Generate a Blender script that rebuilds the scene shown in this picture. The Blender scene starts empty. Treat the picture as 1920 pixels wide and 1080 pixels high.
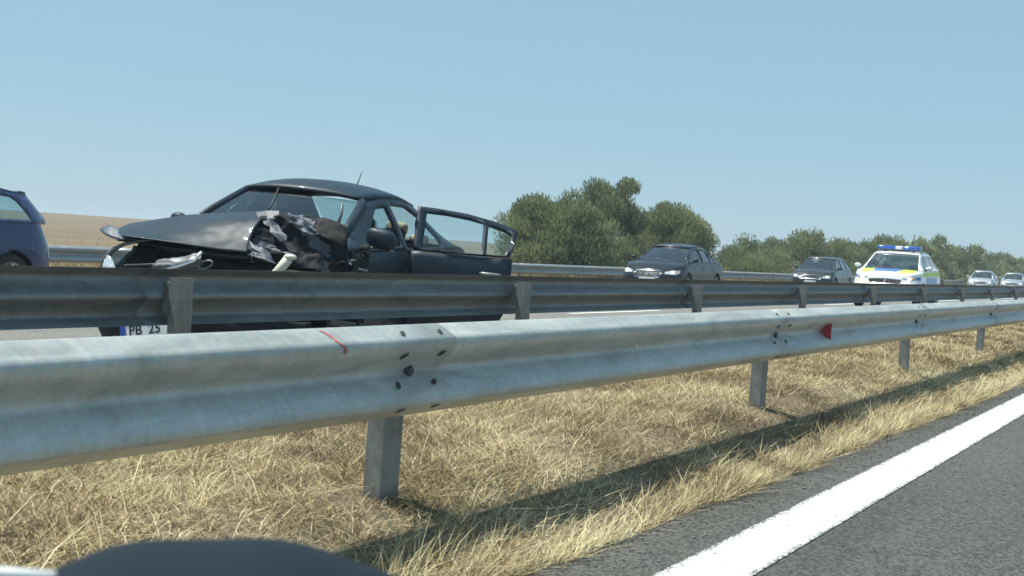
import bpy, bmesh, math, random
import numpy as np
from mathutils import Vector, Matrix, noise, geometry
R = math.radians
random.seed(7); rng = np.random.default_rng(11)
scene = bpy.context.scene
COL = scene.collection

# ------------------------------------------------------------------ camera
cam_d = bpy.data.cameras.new('camera'); cam = bpy.data.objects.new('camera', cam_d); COL.objects.link(cam)
PSI, PHI, RHO = R(28.93), R(1.81), R(3.49)
CAM_H = 1.05
axis = Vector((-math.sin(PSI)*math.cos(PHI), math.cos(PSI)*math.cos(PHI), -math.sin(PHI)))
r0 = Vector((math.cos(PSI), math.sin(PSI), 0)); u0 = r0.cross(axis)
rt = math.cos(RHO)*r0 + math.sin(RHO)*u0; up = rt.cross(axis)
cam.matrix_world = Matrix(((rt.x, up.x, -axis.x, 0), (rt.y, up.y, -axis.y, 0), (rt.z, up.z, -axis.z, CAM_H), (0, 0, 0, 1)))
cam_d.sensor_width = 36; cam_d.lens = 36*2439/1920
cam_d.clip_start = .05; cam_d.clip_end = 9000
cam_d.dof.use_dof = True; cam_d.dof.focus_distance = 11; cam_d.dof.aperture_fstop = 11
scene.camera = cam
# ------------------------------------------------------------------ light
SUN_EL, SUN_AZ = R(68), R(22)
to_sun = Vector((-math.cos(SUN_AZ)*math.cos(SUN_EL), -math.sin(SUN_AZ)*math.cos(SUN_EL), math.sin(SUN_EL)))
world = bpy.data.worlds.new('World'); scene.world = world; world.use_nodes = True
wn = world.node_tree.nodes; wl = world.node_tree.links
sky = wn.new('ShaderNodeTexSky'); sky.sky_type = 'NISHITA'; sky.sun_disc = False
sky.sun_elevation = SUN_EL; sky.sun_rotation = math.atan2(to_sun.x, to_sun.y)
sky.altitude = 0; sky.air_density = 1.0; sky.dust_density = 0.25; sky.ozone_density = 3.0
veil = wn.new('ShaderNodeMix'); veil.data_type = 'RGBA'; veil.inputs[0].default_value = .70   # even summer haze over the whole sky
veil.inputs[7].default_value = (3.25, 5.55, 7.1, 1)
wl.new(sky.outputs[0], veil.inputs[6]); wl.new(veil.outputs[2], wn['Background'].inputs[0]); wn['Background'].inputs[1].default_value = .078
sun_d = bpy.data.lights.new('sun', 'SUN'); sun = bpy.data.objects.new('sun', sun_d); COL.objects.link(sun)
sun_d.energy = 5.0; sun_d.angle = R(.55); sun_d.color = (1, .975, .87)
sun.rotation_euler = to_sun.to_track_quat('Z', 'Y').to_euler(); sun.location = (-30, -20, 40)
scene.view_settings.view_transform = 'Standard'; scene.view_settings.look = 'None'
scene.view_settings.exposure = 0.45; scene.view_settings.gamma = 1; scene.view_settings.use_curve_mapping = False
scene.render.engine = 'CYCLES'
scene.cycles.max_bounces = 6; scene.cycles.transparent_max_bounces = 16

# ------------------------------------------------------------------ helpers
def tag(o, label=None, cat=None, group=None, kind=None):
    if label: o['label'] = label
    if cat: o['category'] = cat
    if group: o['group'] = group
    if kind: o['kind'] = kind
    return o
def empty(name, loc=(0, 0, 0), rot=(0, 0, 0)):
    o = bpy.data.objects.new(name, None); COL.objects.link(o); o.location = loc; o.rotation_euler = rot
    o.empty_display_size = .2
    return o
def mesh_obj(name, V, F, mat, parent=None, smooth=True, attr=None):
    me = bpy.data.meshes.new(name); me.from_pydata([tuple(map(float, v)) for v in V], [], [tuple(map(int, f)) for f in F]); me.validate(); me.update()
    if smooth:
        me.polygons.foreach_set('use_smooth', [True]*len(me.polygons))
    o = bpy.data.objects.new(name, me); COL.objects.link(o)
    if mat: me.materials.append(mat)
    if parent: o.parent = parent
    return o
def link_copy(o, parent=None):
    c = o.copy(); COL.objects.link(c); c.parent = parent
    return c
def copy_tree(o, parent=None):
    c = link_copy(o, parent)
    for ch in list(o.children): copy_tree(ch, c)
    return c
class MB:
    """collects primitives into one mesh"""
    def __init__(s): s.V = []; s.F = []
    def add(s, V, F):
        n = len(s.V); s.V += [tuple(v) for v in V]; s.F += [tuple(i+n for i in f) for f in F]; return s
    def box(s, c, d, M=None):
        V = [Vector((x*d[0]/2, y*d[1]/2, z*d[2]/2)) for x in (-1, 1) for y in (-1, 1) for z in (-1, 1)]
        if M is not None: V = [M @ v for v in V]
        V = [v+Vector(c) for v in V]
        return s.add(V, [(0, 1, 3, 2), (4, 6, 7, 5), (0, 4, 5, 1), (2, 3, 7, 6), (0, 2, 6, 4), (1, 5, 7, 3)])
    def tube(s, pts, rad, n=8, cap=True):
        pts = [Vector(p) for p in pts]; rads = rad if hasattr(rad, '__len__') else [rad]*len(pts)
        V = []; F = []
        prev = None
        for i, p in enumerate(pts):
            t = (pts[min(i+1, len(pts)-1)]-pts[max(i-1, 0)]).normalized()
            if prev is None:
                a = t.orthogonal().normalized()
            else:
                a = (prev-t*prev.dot(t)).normalized()
            prev = a; b = t.cross(a)
            for k in range(n):
                q = 2*math.pi*k/n; V.append(p+(a*math.cos(q)+b*math.sin(q))*rads[i])
        for i in range(len(pts)-1):
            for k in range(n):
                F.append((i*n+k, i*n+(k+1) % n, (i+1)*n+(k+1) % n, (i+1)*n+k))
        if cap:
            F.append(tuple(range(n))[::-1]); F.append(tuple((len(pts)-1)*n+k for k in range(n)))
        return s.add(V, F)
    def lathe(s, prof, n=32, axis='y', c=(0, 0, 0)):
        V = []; F = []
        for k in range(n):
            q = 2*math.pi*k/n
            for (h, r_) in prof:
                if axis == 'y': V.append((c[0]+r_*math.cos(q), c[1]+h, c[2]+r_*math.sin(q)))
                elif axis == 'z': V.append((c[0]+r_*math.cos(q), c[1]+r_*math.sin(q), c[2]+h))
                else: V.append((c[0]+h, c[1]+r_*math.cos(q), c[2]+r_*math.sin(q)))
        m = len(prof)
        for k in range(n):
            for j in range(m-1):
                F.append((k*m+j, ((k+1) % n)*m+j, ((k+1) % n)*m+j+1, k*m+j+1))
        return s.add(V, F)
    def ellipsoid(s, c, r_, M=None, nu=12, nv=8):
        V = []; F = []
        for j in range(nv+1):
            a = math.pi*j/nv
            for i in range(nu):
                b = 2*math.pi*i/nu
                v = Vector((r_[0]*math.sin(a)*math.cos(b), r_[1]*math.sin(a)*math.sin(b), r_[2]*math.cos(a)))
                if M is not None: v = M @ v
                V.append(v+Vector(c))
        for j in range(nv):
            for i in range(nu): F.append((j*nu+i, j*nu+(i+1) % nu, (j+1)*nu+(i+1) % nu, (j+1)*nu+i))
        return s.add(V, F)
    def build(s, name, mat, parent=None, smooth=False, bevel=0):
        o = mesh_obj(name, s.V, s.F, mat, parent, smooth)
        if bevel:
            b = o.modifiers.new('bevel', 'BEVEL'); b.width = bevel; b.segments = 2; b.limit_method = 'ANGLE'
        return o

def mat(name, col, rough=.6, metal=0, var=0, vscale=8, bump=0, bscale=60, coat=0, col2=None, detail=4, stretch=None, spec=None, emit=None):
    m = bpy.data.materials.new(name); m.use_nodes = True
    nt = m.node_tree; p = nt.nodes['Principled BSDF']
    p.inputs['Base Color'].default_value = (*col, 1); p.inputs['Roughness'].default_value = rough; p.inputs['Metallic'].default_value = metal
    if coat: p.inputs['Coat Weight'].default_value = coat; p.inputs['Coat Roughness'].default_value = .06
    if spec is not None: p.inputs['Specular IOR Level'].default_value = spec
    if emit: p.inputs['Emission Color'].default_value = (*emit[0], 1); p.inputs['Emission Strength'].default_value = emit[1]
    tc = nt.nodes.new('ShaderNodeTexCoord'); mp = nt.nodes.new('ShaderNodeMapping'); nt.links.new(tc.outputs['Object'], mp.inputs[0])
    if stretch: mp.inputs['Scale'].default_value = stretch
    if var or col2:
        n = nt.nodes.new('ShaderNodeTexNoise'); n.inputs['Scale'].default_value = vscale; n.inputs['Detail'].default_value = detail; n.inputs['Roughness'].default_value = .65
        nt.links.new(mp.outputs[0], n.inputs['Vector'])
        cr = nt.nodes.new('ShaderNodeValToRGB'); cr.color_ramp.elements[0].position = .3; cr.color_ramp.elements[1].position = .7
        c2 = col2 or tuple(c*(1+var) for c in col); c1 = col if col2 else tuple(c*(1-var) for c in col)
        cr.color_ramp.elements[0].color = (*c1, 1); cr.color_ramp.elements[1].color = (*c2, 1)
        nt.links.new(n.outputs[0], cr.inputs[0]); nt.links.new(cr.outputs[0], p.inputs['Base Color'])
    if bump:
        n2 = nt.nodes.new('ShaderNodeTexNoise'); n2.inputs['Scale'].default_value = bscale; n2.inputs['Detail'].default_value = 6
        nt.links.new(mp.outputs[0], n2.inputs['Vector'])
        b = nt.nodes.new('ShaderNodeBump'); b.inputs['Strength'].default_value = bump; b.inputs['Distance'].default_value = .02
        nt.links.new(n2.outputs[0], b.inputs['Height']); nt.links.new(b.outputs[0], p.inputs['Normal'])
    return m
def glass(name, tint=(.55, .66, .66), refl=1.0, rough=.01, spec=.06):
    m = bpy.data.materials.new(name); m.use_nodes = True; nt = m.node_tree; nt.nodes.clear()
    o = nt.nodes.new('ShaderNodeOutputMaterial'); t = nt.nodes.new('ShaderNodeBsdfTransparent'); g = nt.nodes.new('ShaderNodeBsdfGlossy')
    t.inputs[0].default_value = (*tint, 1); g.inputs['Roughness'].default_value = rough; g.inputs['Color'].default_value = (refl, refl, refl, 1)
    fr = nt.nodes.new('ShaderNodeFresnel'); fr.inputs[0].default_value = 1.5
    mx = nt.nodes.new('ShaderNodeMixShader'); ad = nt.nodes.new('ShaderNodeMath'); ad.operation = 'ADD'; ad.inputs[1].default_value = spec; ad.use_clamp = True
    nt.links.new(fr.outputs[0], ad.inputs[0]); nt.links.new(ad.outputs[0], mx.inputs[0]); nt.links.new(t.outputs[0], mx.inputs[1]); nt.links.new(g.outputs[0], mx.inputs[2]); nt.links.new(mx.outputs[0], o.inputs[0])
    return m
def attr_mat(name, cols, rough=.8, trans=0.0, attrname='rnd', pos=None):
    """colour by a per-piece random attribute"""
    m = bpy.data.materials.new(name); m.use_nodes = True; nt = m.node_tree; p = nt.nodes['Principled BSDF']
    a = nt.nodes.new('ShaderNodeAttribute'); a.attribute_name = attrname
    cr = nt.nodes.new('ShaderNodeValToRGB'); e = cr.color_ramp.elements
    while len(e) < len(cols): e.new(.5)
    for i, c in enumerate(cols):
        e[i].position = (pos[i] if pos else i/(len(cols)-1)); e[i].color = (*c, 1)
    nt.links.new(a.outputs['Fac'], cr.inputs[0]); nt.links.new(cr.outputs[0], p.inputs['Base Color']); p.inputs['Roughness'].default_value = rough
    p.inputs['Specular IOR Level'].default_value = .25
    if trans:
        tr = nt.nodes.new('ShaderNodeBsdfTranslucent'); nt.links.new(cr.outputs[0], tr.inputs[0])
        mx = nt.nodes.new('ShaderNodeMixShader'); mx.inputs[0].default_value = trans
        nt.links.new(p.outputs[0], mx.inputs[1]); nt.links.new(tr.outputs[0], mx.inputs[2]); nt.links.new(mx.outputs[0], nt.nodes['Material Output'].inputs[0])
    return m

M = {}
M['black'] = mat('black_plastic', (.012, .014, .016), .55, var=.3, vscale=20)
M['dark'] = mat('dark_trim', (.028, .035, .042), .45)
M['rubber'] = mat('tyre_rubber', (.02, .02, .02), .85, var=.3, vscale=30)
M['rim'] = mat('alloy', (.45, .46, .48), .35, .8)
M['chrome'] = mat('chrome', (.75, .77, .8), .15, 1)
M['seat'] = mat('seat_cloth', (.03, .033, .038), .9, var=.2, vscale=40)
M['beige'] = mat('beige_cloth', (.5, .43, .32), .85, var=.1, vscale=30)
M['glass'] = glass('car_glass', (.45, .56, .56), 1, .01, .10)
M['clear'] = glass('clear_glass', (.66, .80, .80), .9, .01, .05)
M['lamp'] = mat('headlamp_glass', (.75, .78, .8), .12, .6, coat=1)
M['lamp_on'] = mat('lit_headlamp', (.9, .9, .85), .2, .3, emit=((1, .95, .82), 1.2))
M['amber'] = mat('amber_lens', (.6, .22, .03), .3, coat=1)
M['red'] = mat('red_lens', (.35, .01, .015), .25, coat=1)
M['plate'] = mat('plate_white', (.7, .71, .7), .4, var=.06, vscale=9)
M['plate_blue'] = mat('plate_blue', (.02, .06, .35), .4)
M['ink'] = mat('plate_ink', (.01, .01, .01), .5)

def galv(name, base, dirt, rough, metal):
    m = bpy.data.materials.new(name); m.use_nodes = True; nt = m.node_tree; p = nt.nodes['Principled BSDF']; L = nt.links.new
    tc = nt.nodes.new('ShaderNodeTexCoord')
    mp = nt.nodes.new('ShaderNodeMapping'); mp.inputs['Scale'].default_value = (1, .35, 1); L(tc.outputs['Object'], mp.inputs[0])
    n = nt.nodes.new('ShaderNodeTexNoise'); n.inputs['Scale'].default_value = 9; n.inputs['Detail'].default_value = 8; n.inputs['Roughness'].default_value = .6; n.inputs['Distortion'].default_value = .8; L(mp.outputs[0], n.inputs['Vector'])
    v = nt.nodes.new('ShaderNodeTexVoronoi'); v.inputs['Scale'].default_value = 90; L(tc.outputs['Object'], v.inputs['Vector'])
    mp2 = nt.nodes.new('ShaderNodeMapping'); mp2.inputs['Scale'].default_value = (1, 14, 1.2); L(tc.outputs['Object'], mp2.inputs[0])
    st = nt.nodes.new('ShaderNodeTexNoise'); st.inputs['Scale'].default_value = 3; st.inputs['Detail'].default_value = 5; L(mp2.outputs[0], st.inputs['Vector'])
    cr = nt.nodes.new('ShaderNodeValToRGB'); cr.color_ramp.elements[0].color = (*dirt, 1); cr.color_ramp.elements[1].color = (*base, 1); cr.color_ramp.elements[0].position = .32; cr.color_ramp.elements[1].position = .62
    ad = nt.nodes.new('ShaderNodeMath'); ad.operation = 'MULTIPLY_ADD'; ad.inputs[1].default_value = .75; L(n.outputs[0], ad.inputs[0])
    m1 = nt.nodes.new('ShaderNodeMath'); m1.operation = 'MULTIPLY'; m1.inputs[1].default_value = .25; L(st.outputs[0], m1.inputs[0]); L(m1.outputs[0], ad.inputs[2])
    L(ad.outputs[0], cr.inputs[0])
    hs = nt.nodes.new('ShaderNodeMix'); hs.data_type = 'RGBA'; hs.blend_type = 'MULTIPLY'; hs.inputs[0].default_value = .12
    L(cr.outputs[0], hs.inputs[6]); L(v.outputs['Color'], hs.inputs[7]); L(hs.outputs[2], p.inputs['Base Color'])
    rr = nt.nodes.new('ShaderNodeMapRange'); rr.inputs[3].default_value = rough-.08; rr.inputs[4].default_value = rough+.12; L(n.outputs[0], rr.inputs[0]); L(rr.outputs[0], p.inputs['Roughness'])
    p.inputs['Metallic'].default_value = metal
    b = nt.nodes.new('ShaderNodeBump'); b.inputs['Strength'].default_value = .12; b.inputs['Distance'].default_value = .01; L(n.outputs[0], b.inputs['Height']); L(b.outputs[0], p.inputs['Normal'])
    return m
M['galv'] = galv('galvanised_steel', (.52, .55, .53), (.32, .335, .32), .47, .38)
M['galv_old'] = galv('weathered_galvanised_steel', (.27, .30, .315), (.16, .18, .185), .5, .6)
M['galv_mid'] = galv('dull_galvanised_steel', (.36, .39, .40), (.26, .28, .285), .42, .5)
M['post'] = galv('post_steel', (.27, .29, .29), (.16, .17, .17), .55, .5)

# ------------------------------------------------------------------ ground
def asphalt(name, c1, c2, wear, streak=True):
    m = bpy.data.materials.new(name); m.use_nodes = True; nt = m.node_tree; p = nt.nodes['Principled BSDF']; L = nt.links.new
    tc = nt.nodes.new('ShaderNodeTexCoord')
    v = nt.nodes.new('ShaderNodeTexVoronoi'); v.inputs['Scale'].default_value = 95; L(tc.outputs['Object'], v.inputs['Vector'])
    n = nt.nodes.new('ShaderNodeTexNoise'); n.inputs['Scale'].default_value = 55; n.inputs['Detail'].default_value = 5; n.inputs['Roughness'].default_value = .8; L(tc.outputs['Object'], n.inputs['Vector'])
    big = nt.nodes.new('ShaderNodeTexNoise'); big.inputs['Scale'].default_value = 1.3; big.inputs['Detail'].default_value = 6
    mpb = nt.nodes.new('ShaderNodeMapping'); mpb.inputs['Scale'].default_value = (1.5, .16, 1); L(tc.outputs['Object'], mpb.inputs[0]); L(mpb.outputs[0], big.inputs['Vector'])
    sp = nt.nodes.new('ShaderNodeSeparateColor'); L(v.outputs['Color'], sp.inputs[0])
    a = nt.nodes.new('ShaderNodeMath'); a.operation = 'MULTIPLY_ADD'; a.inputs[1].default_value = .55; L(sp.outputs[0], a.inputs[0])
    b = nt.nodes.new('ShaderNodeMath'); b.operation = 'MULTIPLY'; b.inputs[1].default_value = .45; L(n.outputs[0], b.inputs[0]); L(b.outputs[0], a.inputs[2])
    cr = nt.nodes.new('ShaderNodeValToRGB'); e = cr.color_ramp.elements; e[0].position = .18; e[0].color = (*c1, 1); e[1].position = .8; e[1].color = (*c2, 1)
    L(a.outputs[0], cr.inputs[0])
    mx = nt.nodes.new('ShaderNodeMix'); mx.data_type = 'RGBA'; mx.blend_type = 'MULTIPLY'; mx.inputs[0].default_value = 1
    cr2 = nt.nodes.new('ShaderNodeValToRGB'); cr2.color_ramp.elements[0].position = .3; cr2.color_ramp.elements[0].color = (1-wear, 1-wear, 1-wear, 1); cr2.color_ramp.elements[1].position = .7; cr2.color_ramp.elements[1].color = (1, 1, 1, 1)
    L(big.outputs[0], cr2.inputs[0]); L(cr.outputs[0], mx.inputs[6]); L(cr2.outputs[0], mx.inputs[7]); L(mx.outputs[2], p.inputs['Base Color'])
    p.inputs['Roughness'].default_value = .85; p.inputs['Specular IOR Level'].default_value = .3
    bp = nt.nodes.new('ShaderNodeBump'); bp.inputs['Strength'].default_value = .6; bp.inputs['Distance'].default_value = .006; L(a.outputs[0], bp.inputs['Height']); L(bp.outputs[0], p.inputs['Normal'])
    return m
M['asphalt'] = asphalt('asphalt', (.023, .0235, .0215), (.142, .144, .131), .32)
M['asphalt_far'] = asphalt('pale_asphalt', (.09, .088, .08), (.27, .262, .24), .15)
def paint_mat():
    m = asphalt('road_paint', (.50, .52, .50), (.74, .765, .74), .14)
    nt = m.node_tree; L = nt.links.new; p = nt.nodes['Principled BSDF']
    tc = nt.nodes.new('ShaderNodeTexCoord'); n = nt.nodes.new('ShaderNodeTexNoise'); n.inputs['Scale'].default_value = 70; n.inputs['Detail'].default_value = 6; n.inputs['Roughness'].default_value = .75; L(tc.outputs['Object'], n.inputs['Vector'])
    big = nt.nodes.new('ShaderNodeTexNoise'); big.inputs['Scale'].default_value = 5; big.inputs['Detail'].default_value = 3; L(tc.outputs['Object'], big.inputs['Vector'])
    # wear grows towards the line's edges
    sx = nt.nodes.new('ShaderNodeSeparateXYZ'); L(tc.outputs['Generated'], sx.inputs[0])
    e = nt.nodes.new('ShaderNodeMath'); e.operation = 'PINGPONG'; e.inputs[1].default_value = .5; L(sx.outputs[0], e.inputs[0])
    mr = nt.nodes.new('ShaderNodeMapRange'); mr.inputs[1].default_value = 0; mr.inputs[2].default_value = .14; mr.inputs[3].default_value = .16; mr.inputs[4].default_value = 0; L(e.outputs[0], mr.inputs[0])
    s = nt.nodes.new('ShaderNodeMath'); s.operation = 'ADD'; L(n.outputs[0], s.inputs[0]); L(mr.outputs[0], s.inputs[1])
    s2 = nt.nodes.new('ShaderNodeMath'); s2.operation = 'MULTIPLY_ADD'; s2.inputs[1].default_value = .18; L(big.outputs[0], s2.inputs[0]); L(s.outputs[0], s2.inputs[2])
    cr = nt.nodes.new('ShaderNodeValToRGB'); cr.color_ramp.elements[0].position = .665; cr.color_ramp.elements[1].position = .74; cr.color_ramp.elements[0].color = (0, 0, 0, 1); cr.color_ramp.elements[1].color = (1, 1, 1, 1); L(s2.outputs[0], cr.inputs[0])
    src = p.inputs['Base Color'].links[0].from_socket
    mx = nt.nodes.new('ShaderNodeMix'); mx.data_type = 'RGBA'; L(cr.outputs[0], mx.inputs[0]); L(src, mx.inputs[6]); mx.inputs[7].default_value = (.09, .088, .085, 1); L(mx.outputs[2], p.inputs['Base Color'])
    return m
M['paint'] = paint_mat(); M['hole0'] = mat('crack_shadow', (.03, .03, .028), .95)

def strip(name, x0, x1, y0, y1, z, m, nx=1, ny=1, kind='structure', zf=None):
    V = []; F = []
    for j in range(ny+1):
        for i in range(nx+1):
            x = x0+(x1-x0)*i/nx; y = y0+(y1-y0)*j/ny; V.append((x, y, zf(x, y) if zf else z))
    for j in range(ny):
        for i in range(nx): F.append((j*(nx+1)+i, j*(nx+1)+i+1, (j+1)*(nx+1)+i+1, (j+1)*(nx+1)+i))
    o = mesh_obj(name, V, F, m); tag(o, kind=kind); return o

M['soil'] = mat('dry_soil', (.07, .053, .034), .95, col2=(.24, .185, .115), vscale=28, bump=.5, bscale=30, detail=8)
M['field'] = mat('stubble_field', (.105, .072, .036), .95, col2=(.175, .125, .066), vscale=.09, detail=6, stretch=(1.6, .35, 1))
def terrain_z(x, y):
    D = -x
    if D < 22: return -.32
    t = min((D-22)/260, 1.0)
    z = -.3+2.55*t*t*(3-2*t)
    z += .35*t*math.sin(y*.006+.8)-.25*t*math.sin(x*.011)
    if D > 290: z -= (D-290)*.004
    return z
V = []; F = []
xs = [2500, 600, 100, 12, 0, -22, -30, -45, -70, -100, -140, -180, -220, -260, -300, -400, -700, -1500, -4000]
ys = list(np.concatenate([[-3000, -800, -300], np.arange(-150, 900, 35), [1200, 2000, 4000, 6500]]))
for y in ys:
    for x in xs: V.append((x, y, terrain_z(x, y)))
nx = len(xs)
for j in range(len(ys)-1):
    for i in range(nx-1): F.append((j*nx+i, j*nx+nx*1+i, j*nx+nx+i+1, j*nx+i+1))
tag(mesh_obj('ground', V, F, M['field']), kind='structure')

# carriageways are slabs with a small edge height
strip('road', -2.10, 11.5, -60, 900, 0, M['asphalt'], 1, 1)
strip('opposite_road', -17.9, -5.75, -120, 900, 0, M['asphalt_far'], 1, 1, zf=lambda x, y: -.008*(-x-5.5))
# road markings
def line(x0, x1, y0, y1, z=.004):
    n = max(1, int((y1-y0)/2)); o = strip('edge_line', x0, x1, y0, y1, z, M['paint']); return o
line(-1.597, -1.333, -10, 300)
strip('road_surface_patch', 0, 0, 0, 0, 0, None) if False else None
far_z = lambda x: -.008*(-x-5.5)+.004
def fline(xc, w, y0, y1, name='edge_line'):
    return strip(name, xc-w/2, xc+w/2, y0, y1, far_z(xc), M['paint'])
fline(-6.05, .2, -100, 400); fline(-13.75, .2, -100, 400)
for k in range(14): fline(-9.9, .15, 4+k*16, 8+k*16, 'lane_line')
# fine crack running across the line and the shoulder
V = []; F = []
for i in range(24):
    t = i/23; x = -1.83+.62*t; y = 6.75+.75*t+.035*math.sin(i*2.3)+.02*math.sin(i*5.1); w = .0028+.0018*math.sin(i*1.9)
    V += [(x, y-w, .0075), (x, y+w, .0075)]
for i in range(23): F.append((2*i, 2*i+2, 2*i+3, 2*i+1))
tag(mesh_obj('road_crack', V, F, M['hole0']), kind='structure')
# median strip, gently domed
def med_z(x, y):
    t = (x+2.0)/(-3.8)     # 0 at our edge, 1 at the far edge
    t = max(0, min(1, t))
    h = .175*min(1, t/.17)**.8 if t < .17 else (.175 if t < .75 else .175*(1-t)/.25)
    return h + .022*noise.noise(Vector((x*1.7, y*1.1, 3)))*min(1, t*6)*min(1, (1-t)*6+.05) - .004*(t <= 0)
def med_edge(y): return -1.92+.15*max(0., min(1., (y-4)/8))+.07*noise.noise(Vector((0, y*.55, 7)))+.03*noise.noise(Vector((3, y*2.3, 1)))
V = []; F = []
mys = np.concatenate([np.arange(-6, 30, .25), np.arange(30, 120, 2), np.arange(120, 901, 30)])
mxs = np.linspace(0, 1, 33)
for y in mys:
    e = med_edge(y)
    for t in mxs:
        x = e+(-5.8-e)*t; V.append((x, y, med_z(x, y)+(-.02 if t in (0, 1) else .002)))
for j in range(len(mys)-1):
    for i in range(32): F.append((j*33+i, (j+1)*33+i, (j+1)*33+i+1, j*33+i+1))
tag(mesh_obj('median_strip', V, F, M['soil']), kind='structure')
# verge beyond the far carriageway
def verge_z(x, y): return -.10 + (.05 if x < -18.3 else 0)+.03*noise.noise(Vector((x*.7, y*.5, 2)))-.02*max(0, -x-20)
strip('verge', -26, -17.85, -60, 500, 0, M['soil'], 16, 280, zf=verge_z)

# ------------------------------------------------------------------ grass as real blades (stuff)
def blades(name, base, height, width, lean, bend, matr, label=None, parent=None, seg=2, rnd=None, az=None, kind='stuff', parent_kind=None):
    """base (n,3); every blade is a bent tapering ribbon"""
    n = len(base); az = rng.uniform(0, 2*np.pi, n) if az is None else az
    d = np.stack([np.cos(az), np.sin(az)], -1)
    fz = rng.uniform(0, 2*np.pi, n); w = np.stack([np.cos(fz), np.sin(fz)], -1)*width[:, None]*.5
    lv = []
    for s in range(seg):
        t = s/seg
        off = np.sin(lean*t+bend*t*t)*height*t; zz = np.cos(lean*t*.8+bend*t*t)*height*t
        c = base.copy(); c[:, :2] += d*(np.sin(lean)*t+bend*t*t)[:, None]*height[:, None]; c[:, 2] += height*np.cos(lean)*(t-.45*np.clip(bend, 0, 1)*t*t)
        sc = 1-.35*t
        lv.append(np.concatenate([c[:, :2]-w*sc, c[:, 2:]], 1)); lv.append(np.concatenate([c[:, :2]+w*sc, c[:, 2:]], 1))
    c = base.copy(); c[:, :2] += d*(np.sin(lean)+bend)[:, None]*height[:, None]; c[:, 2] += height*np.cos(lean)*(1-.45*np.clip(bend, 0, 1))
    lv.append(c)
    k = 2*seg+1
    V = np.stack(lv, 1).reshape(-1, 3).astype(np.float32)
    b0 = np.arange(n)*k
    loops = []; sizes = []
    quads = [np.stack([b0+2*s, b0+2*s+1, b0+2*s+3, b0+2*s+2], -1) for s in range(seg-1)]
    tri = np.stack([b0+2*(seg-1), b0+2*(seg-1)+1, b0+2*seg], -1)
    q = np.concatenate(quads).ravel() if quads else np.zeros(0, int)
    nq = len(q)//4
    li = np.concatenate([q, tri.ravel()]).astype(np.int32)
    starts = np.concatenate([np.arange(nq)*4, nq*4+np.arange(n)*3]).astype(np.int32)
    me = bpy.data.meshes.new(name); me.vertices.add(len(V)); me.vertices.foreach_set('co', V.ravel())
    me.loops.add(len(li)); me.loops.foreach_set('vertex_index', li); me.polygons.add(len(starts)); me.polygons.foreach_set('loop_start', starts)
    me.update(calc_edges=True)
    a = me.attributes.new('rnd', 'FLOAT', 'POINT'); rv = rng.uniform(0, 1, n) if rnd is None else rnd
    a.data.foreach_set('value', np.repeat(rv, k).astype(np.float32))
    me.materials.append(matr)
    o = bpy.data.objects.new(name, me); COL.objects.link(o)
    if kind: o['kind'] = kind
    if label: tag(o, label, 'grass')
    if parent: o.parent = parent
    return o
M['straw'] = attr_mat('dry_grass', [(.085, .062, .036), (.26, .195, .105), (.45, .365, .205), (.68, .60, .38)], .75, .10, pos=[0, .3, .7, 1])
M['straw_far'] = attr_mat('verge_grass', [(.22, .16, .08), (.40, .31, .17), (.55, .45, .28)], .8, .25)
def nz(x, y, s, k=0.): return np.array([noise.noise(Vector((a*s, b*s, k))) for a, b in zip(x, y)])
def scatter(n, x0, x1, yfun):
    x = rng.uniform(x0, x1, n); y = yfun(rng.uniform(0, 1, n)); return x, y
def median_grass(name, n, x0, x1, y0, y1, h, w, lean, bend, label, dens_pow=1.9, az=None, edge=False, bias=0.):
    # density falls with distance so that what lies far off stays cheap
    u = rng.uniform(0, 1, n); y = y0+(y1-y0)*u**dens_pow
    x = rng.uniform(x0, x1+.16, n)
    e = np.array([med_edge(v) for v in y])
    if edge: x = e-np.abs(rng.normal(0, .10, n))+.01
    keep = x < e+.02; x = x[keep]; y = y[keep]; n = len(x)
    cl = nz(x, y, 2.2, 5.)+.6*nz(x, y, 7., 9.)
    keep = rng.uniform(-1.5, .35, n) < cl; x = x[keep]; y = y[keep]; cl = cl[keep]; n = len(x)
    z = np.array([med_z(a, b) for a, b in zip(x, y)])-.005
    far = np.clip((y-8)/25, 0, 1)
    H = h*rng.uniform(.4, 1.35, n)*(1+.75*np.clip(cl, -1, 1)); W = w*rng.uniform(.6, 1.4, n)*(1+3.2*far)
    col = np.clip(.5+.6*nz(x, y, 1.1, 2.)+.4*nz(x, y, 4., 8.)+.3*nz(x, y, 11., 1.)+rng.normal(0, .27, n)+bias, 0, 1)
    azv = None if az is None else rng.normal(az, .7, n)
    col = np.clip(col-.45*(nz(x, y, 2.6, 12.) > .28)*rng.uniform(.3, 1, n), 0, 1)
    return blades(name, np.stack([x, y, z], -1), H, W, np.abs(rng.normal(lean, .35, n)), np.abs(rng.normal(bend, .3, n)), M['straw'], label, rnd=col, az=azv)
median_grass('dry_grass', 520000, -3.95, -1.95, 1.2, 75, .075, .0035, .85, .5, 'short matted dry yellow grass covering the median under the guardrails', bias=.05)
median_grass('dry_grass', 11000, -3.9, -2.0, 1.2, 16, .18, .0028, 1.1, .45, 'longer tangled straw stems lying over the median grass', 1.5, bias=.28)
median_grass('dry_grass', 46000, -2.3, -1.9, 1.2, 75, .13, .0032, .65, .35, 'golden dry grass fringe leaning along the edge of the near asphalt', 1.8, az=R(70), edge=True, bias=.22)
median_grass('dry_grass', 60000, -5.75, -3.9, .5, 70, .11, .006, .5, .4, 'dry grass on the median between the two guardrails')
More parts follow.
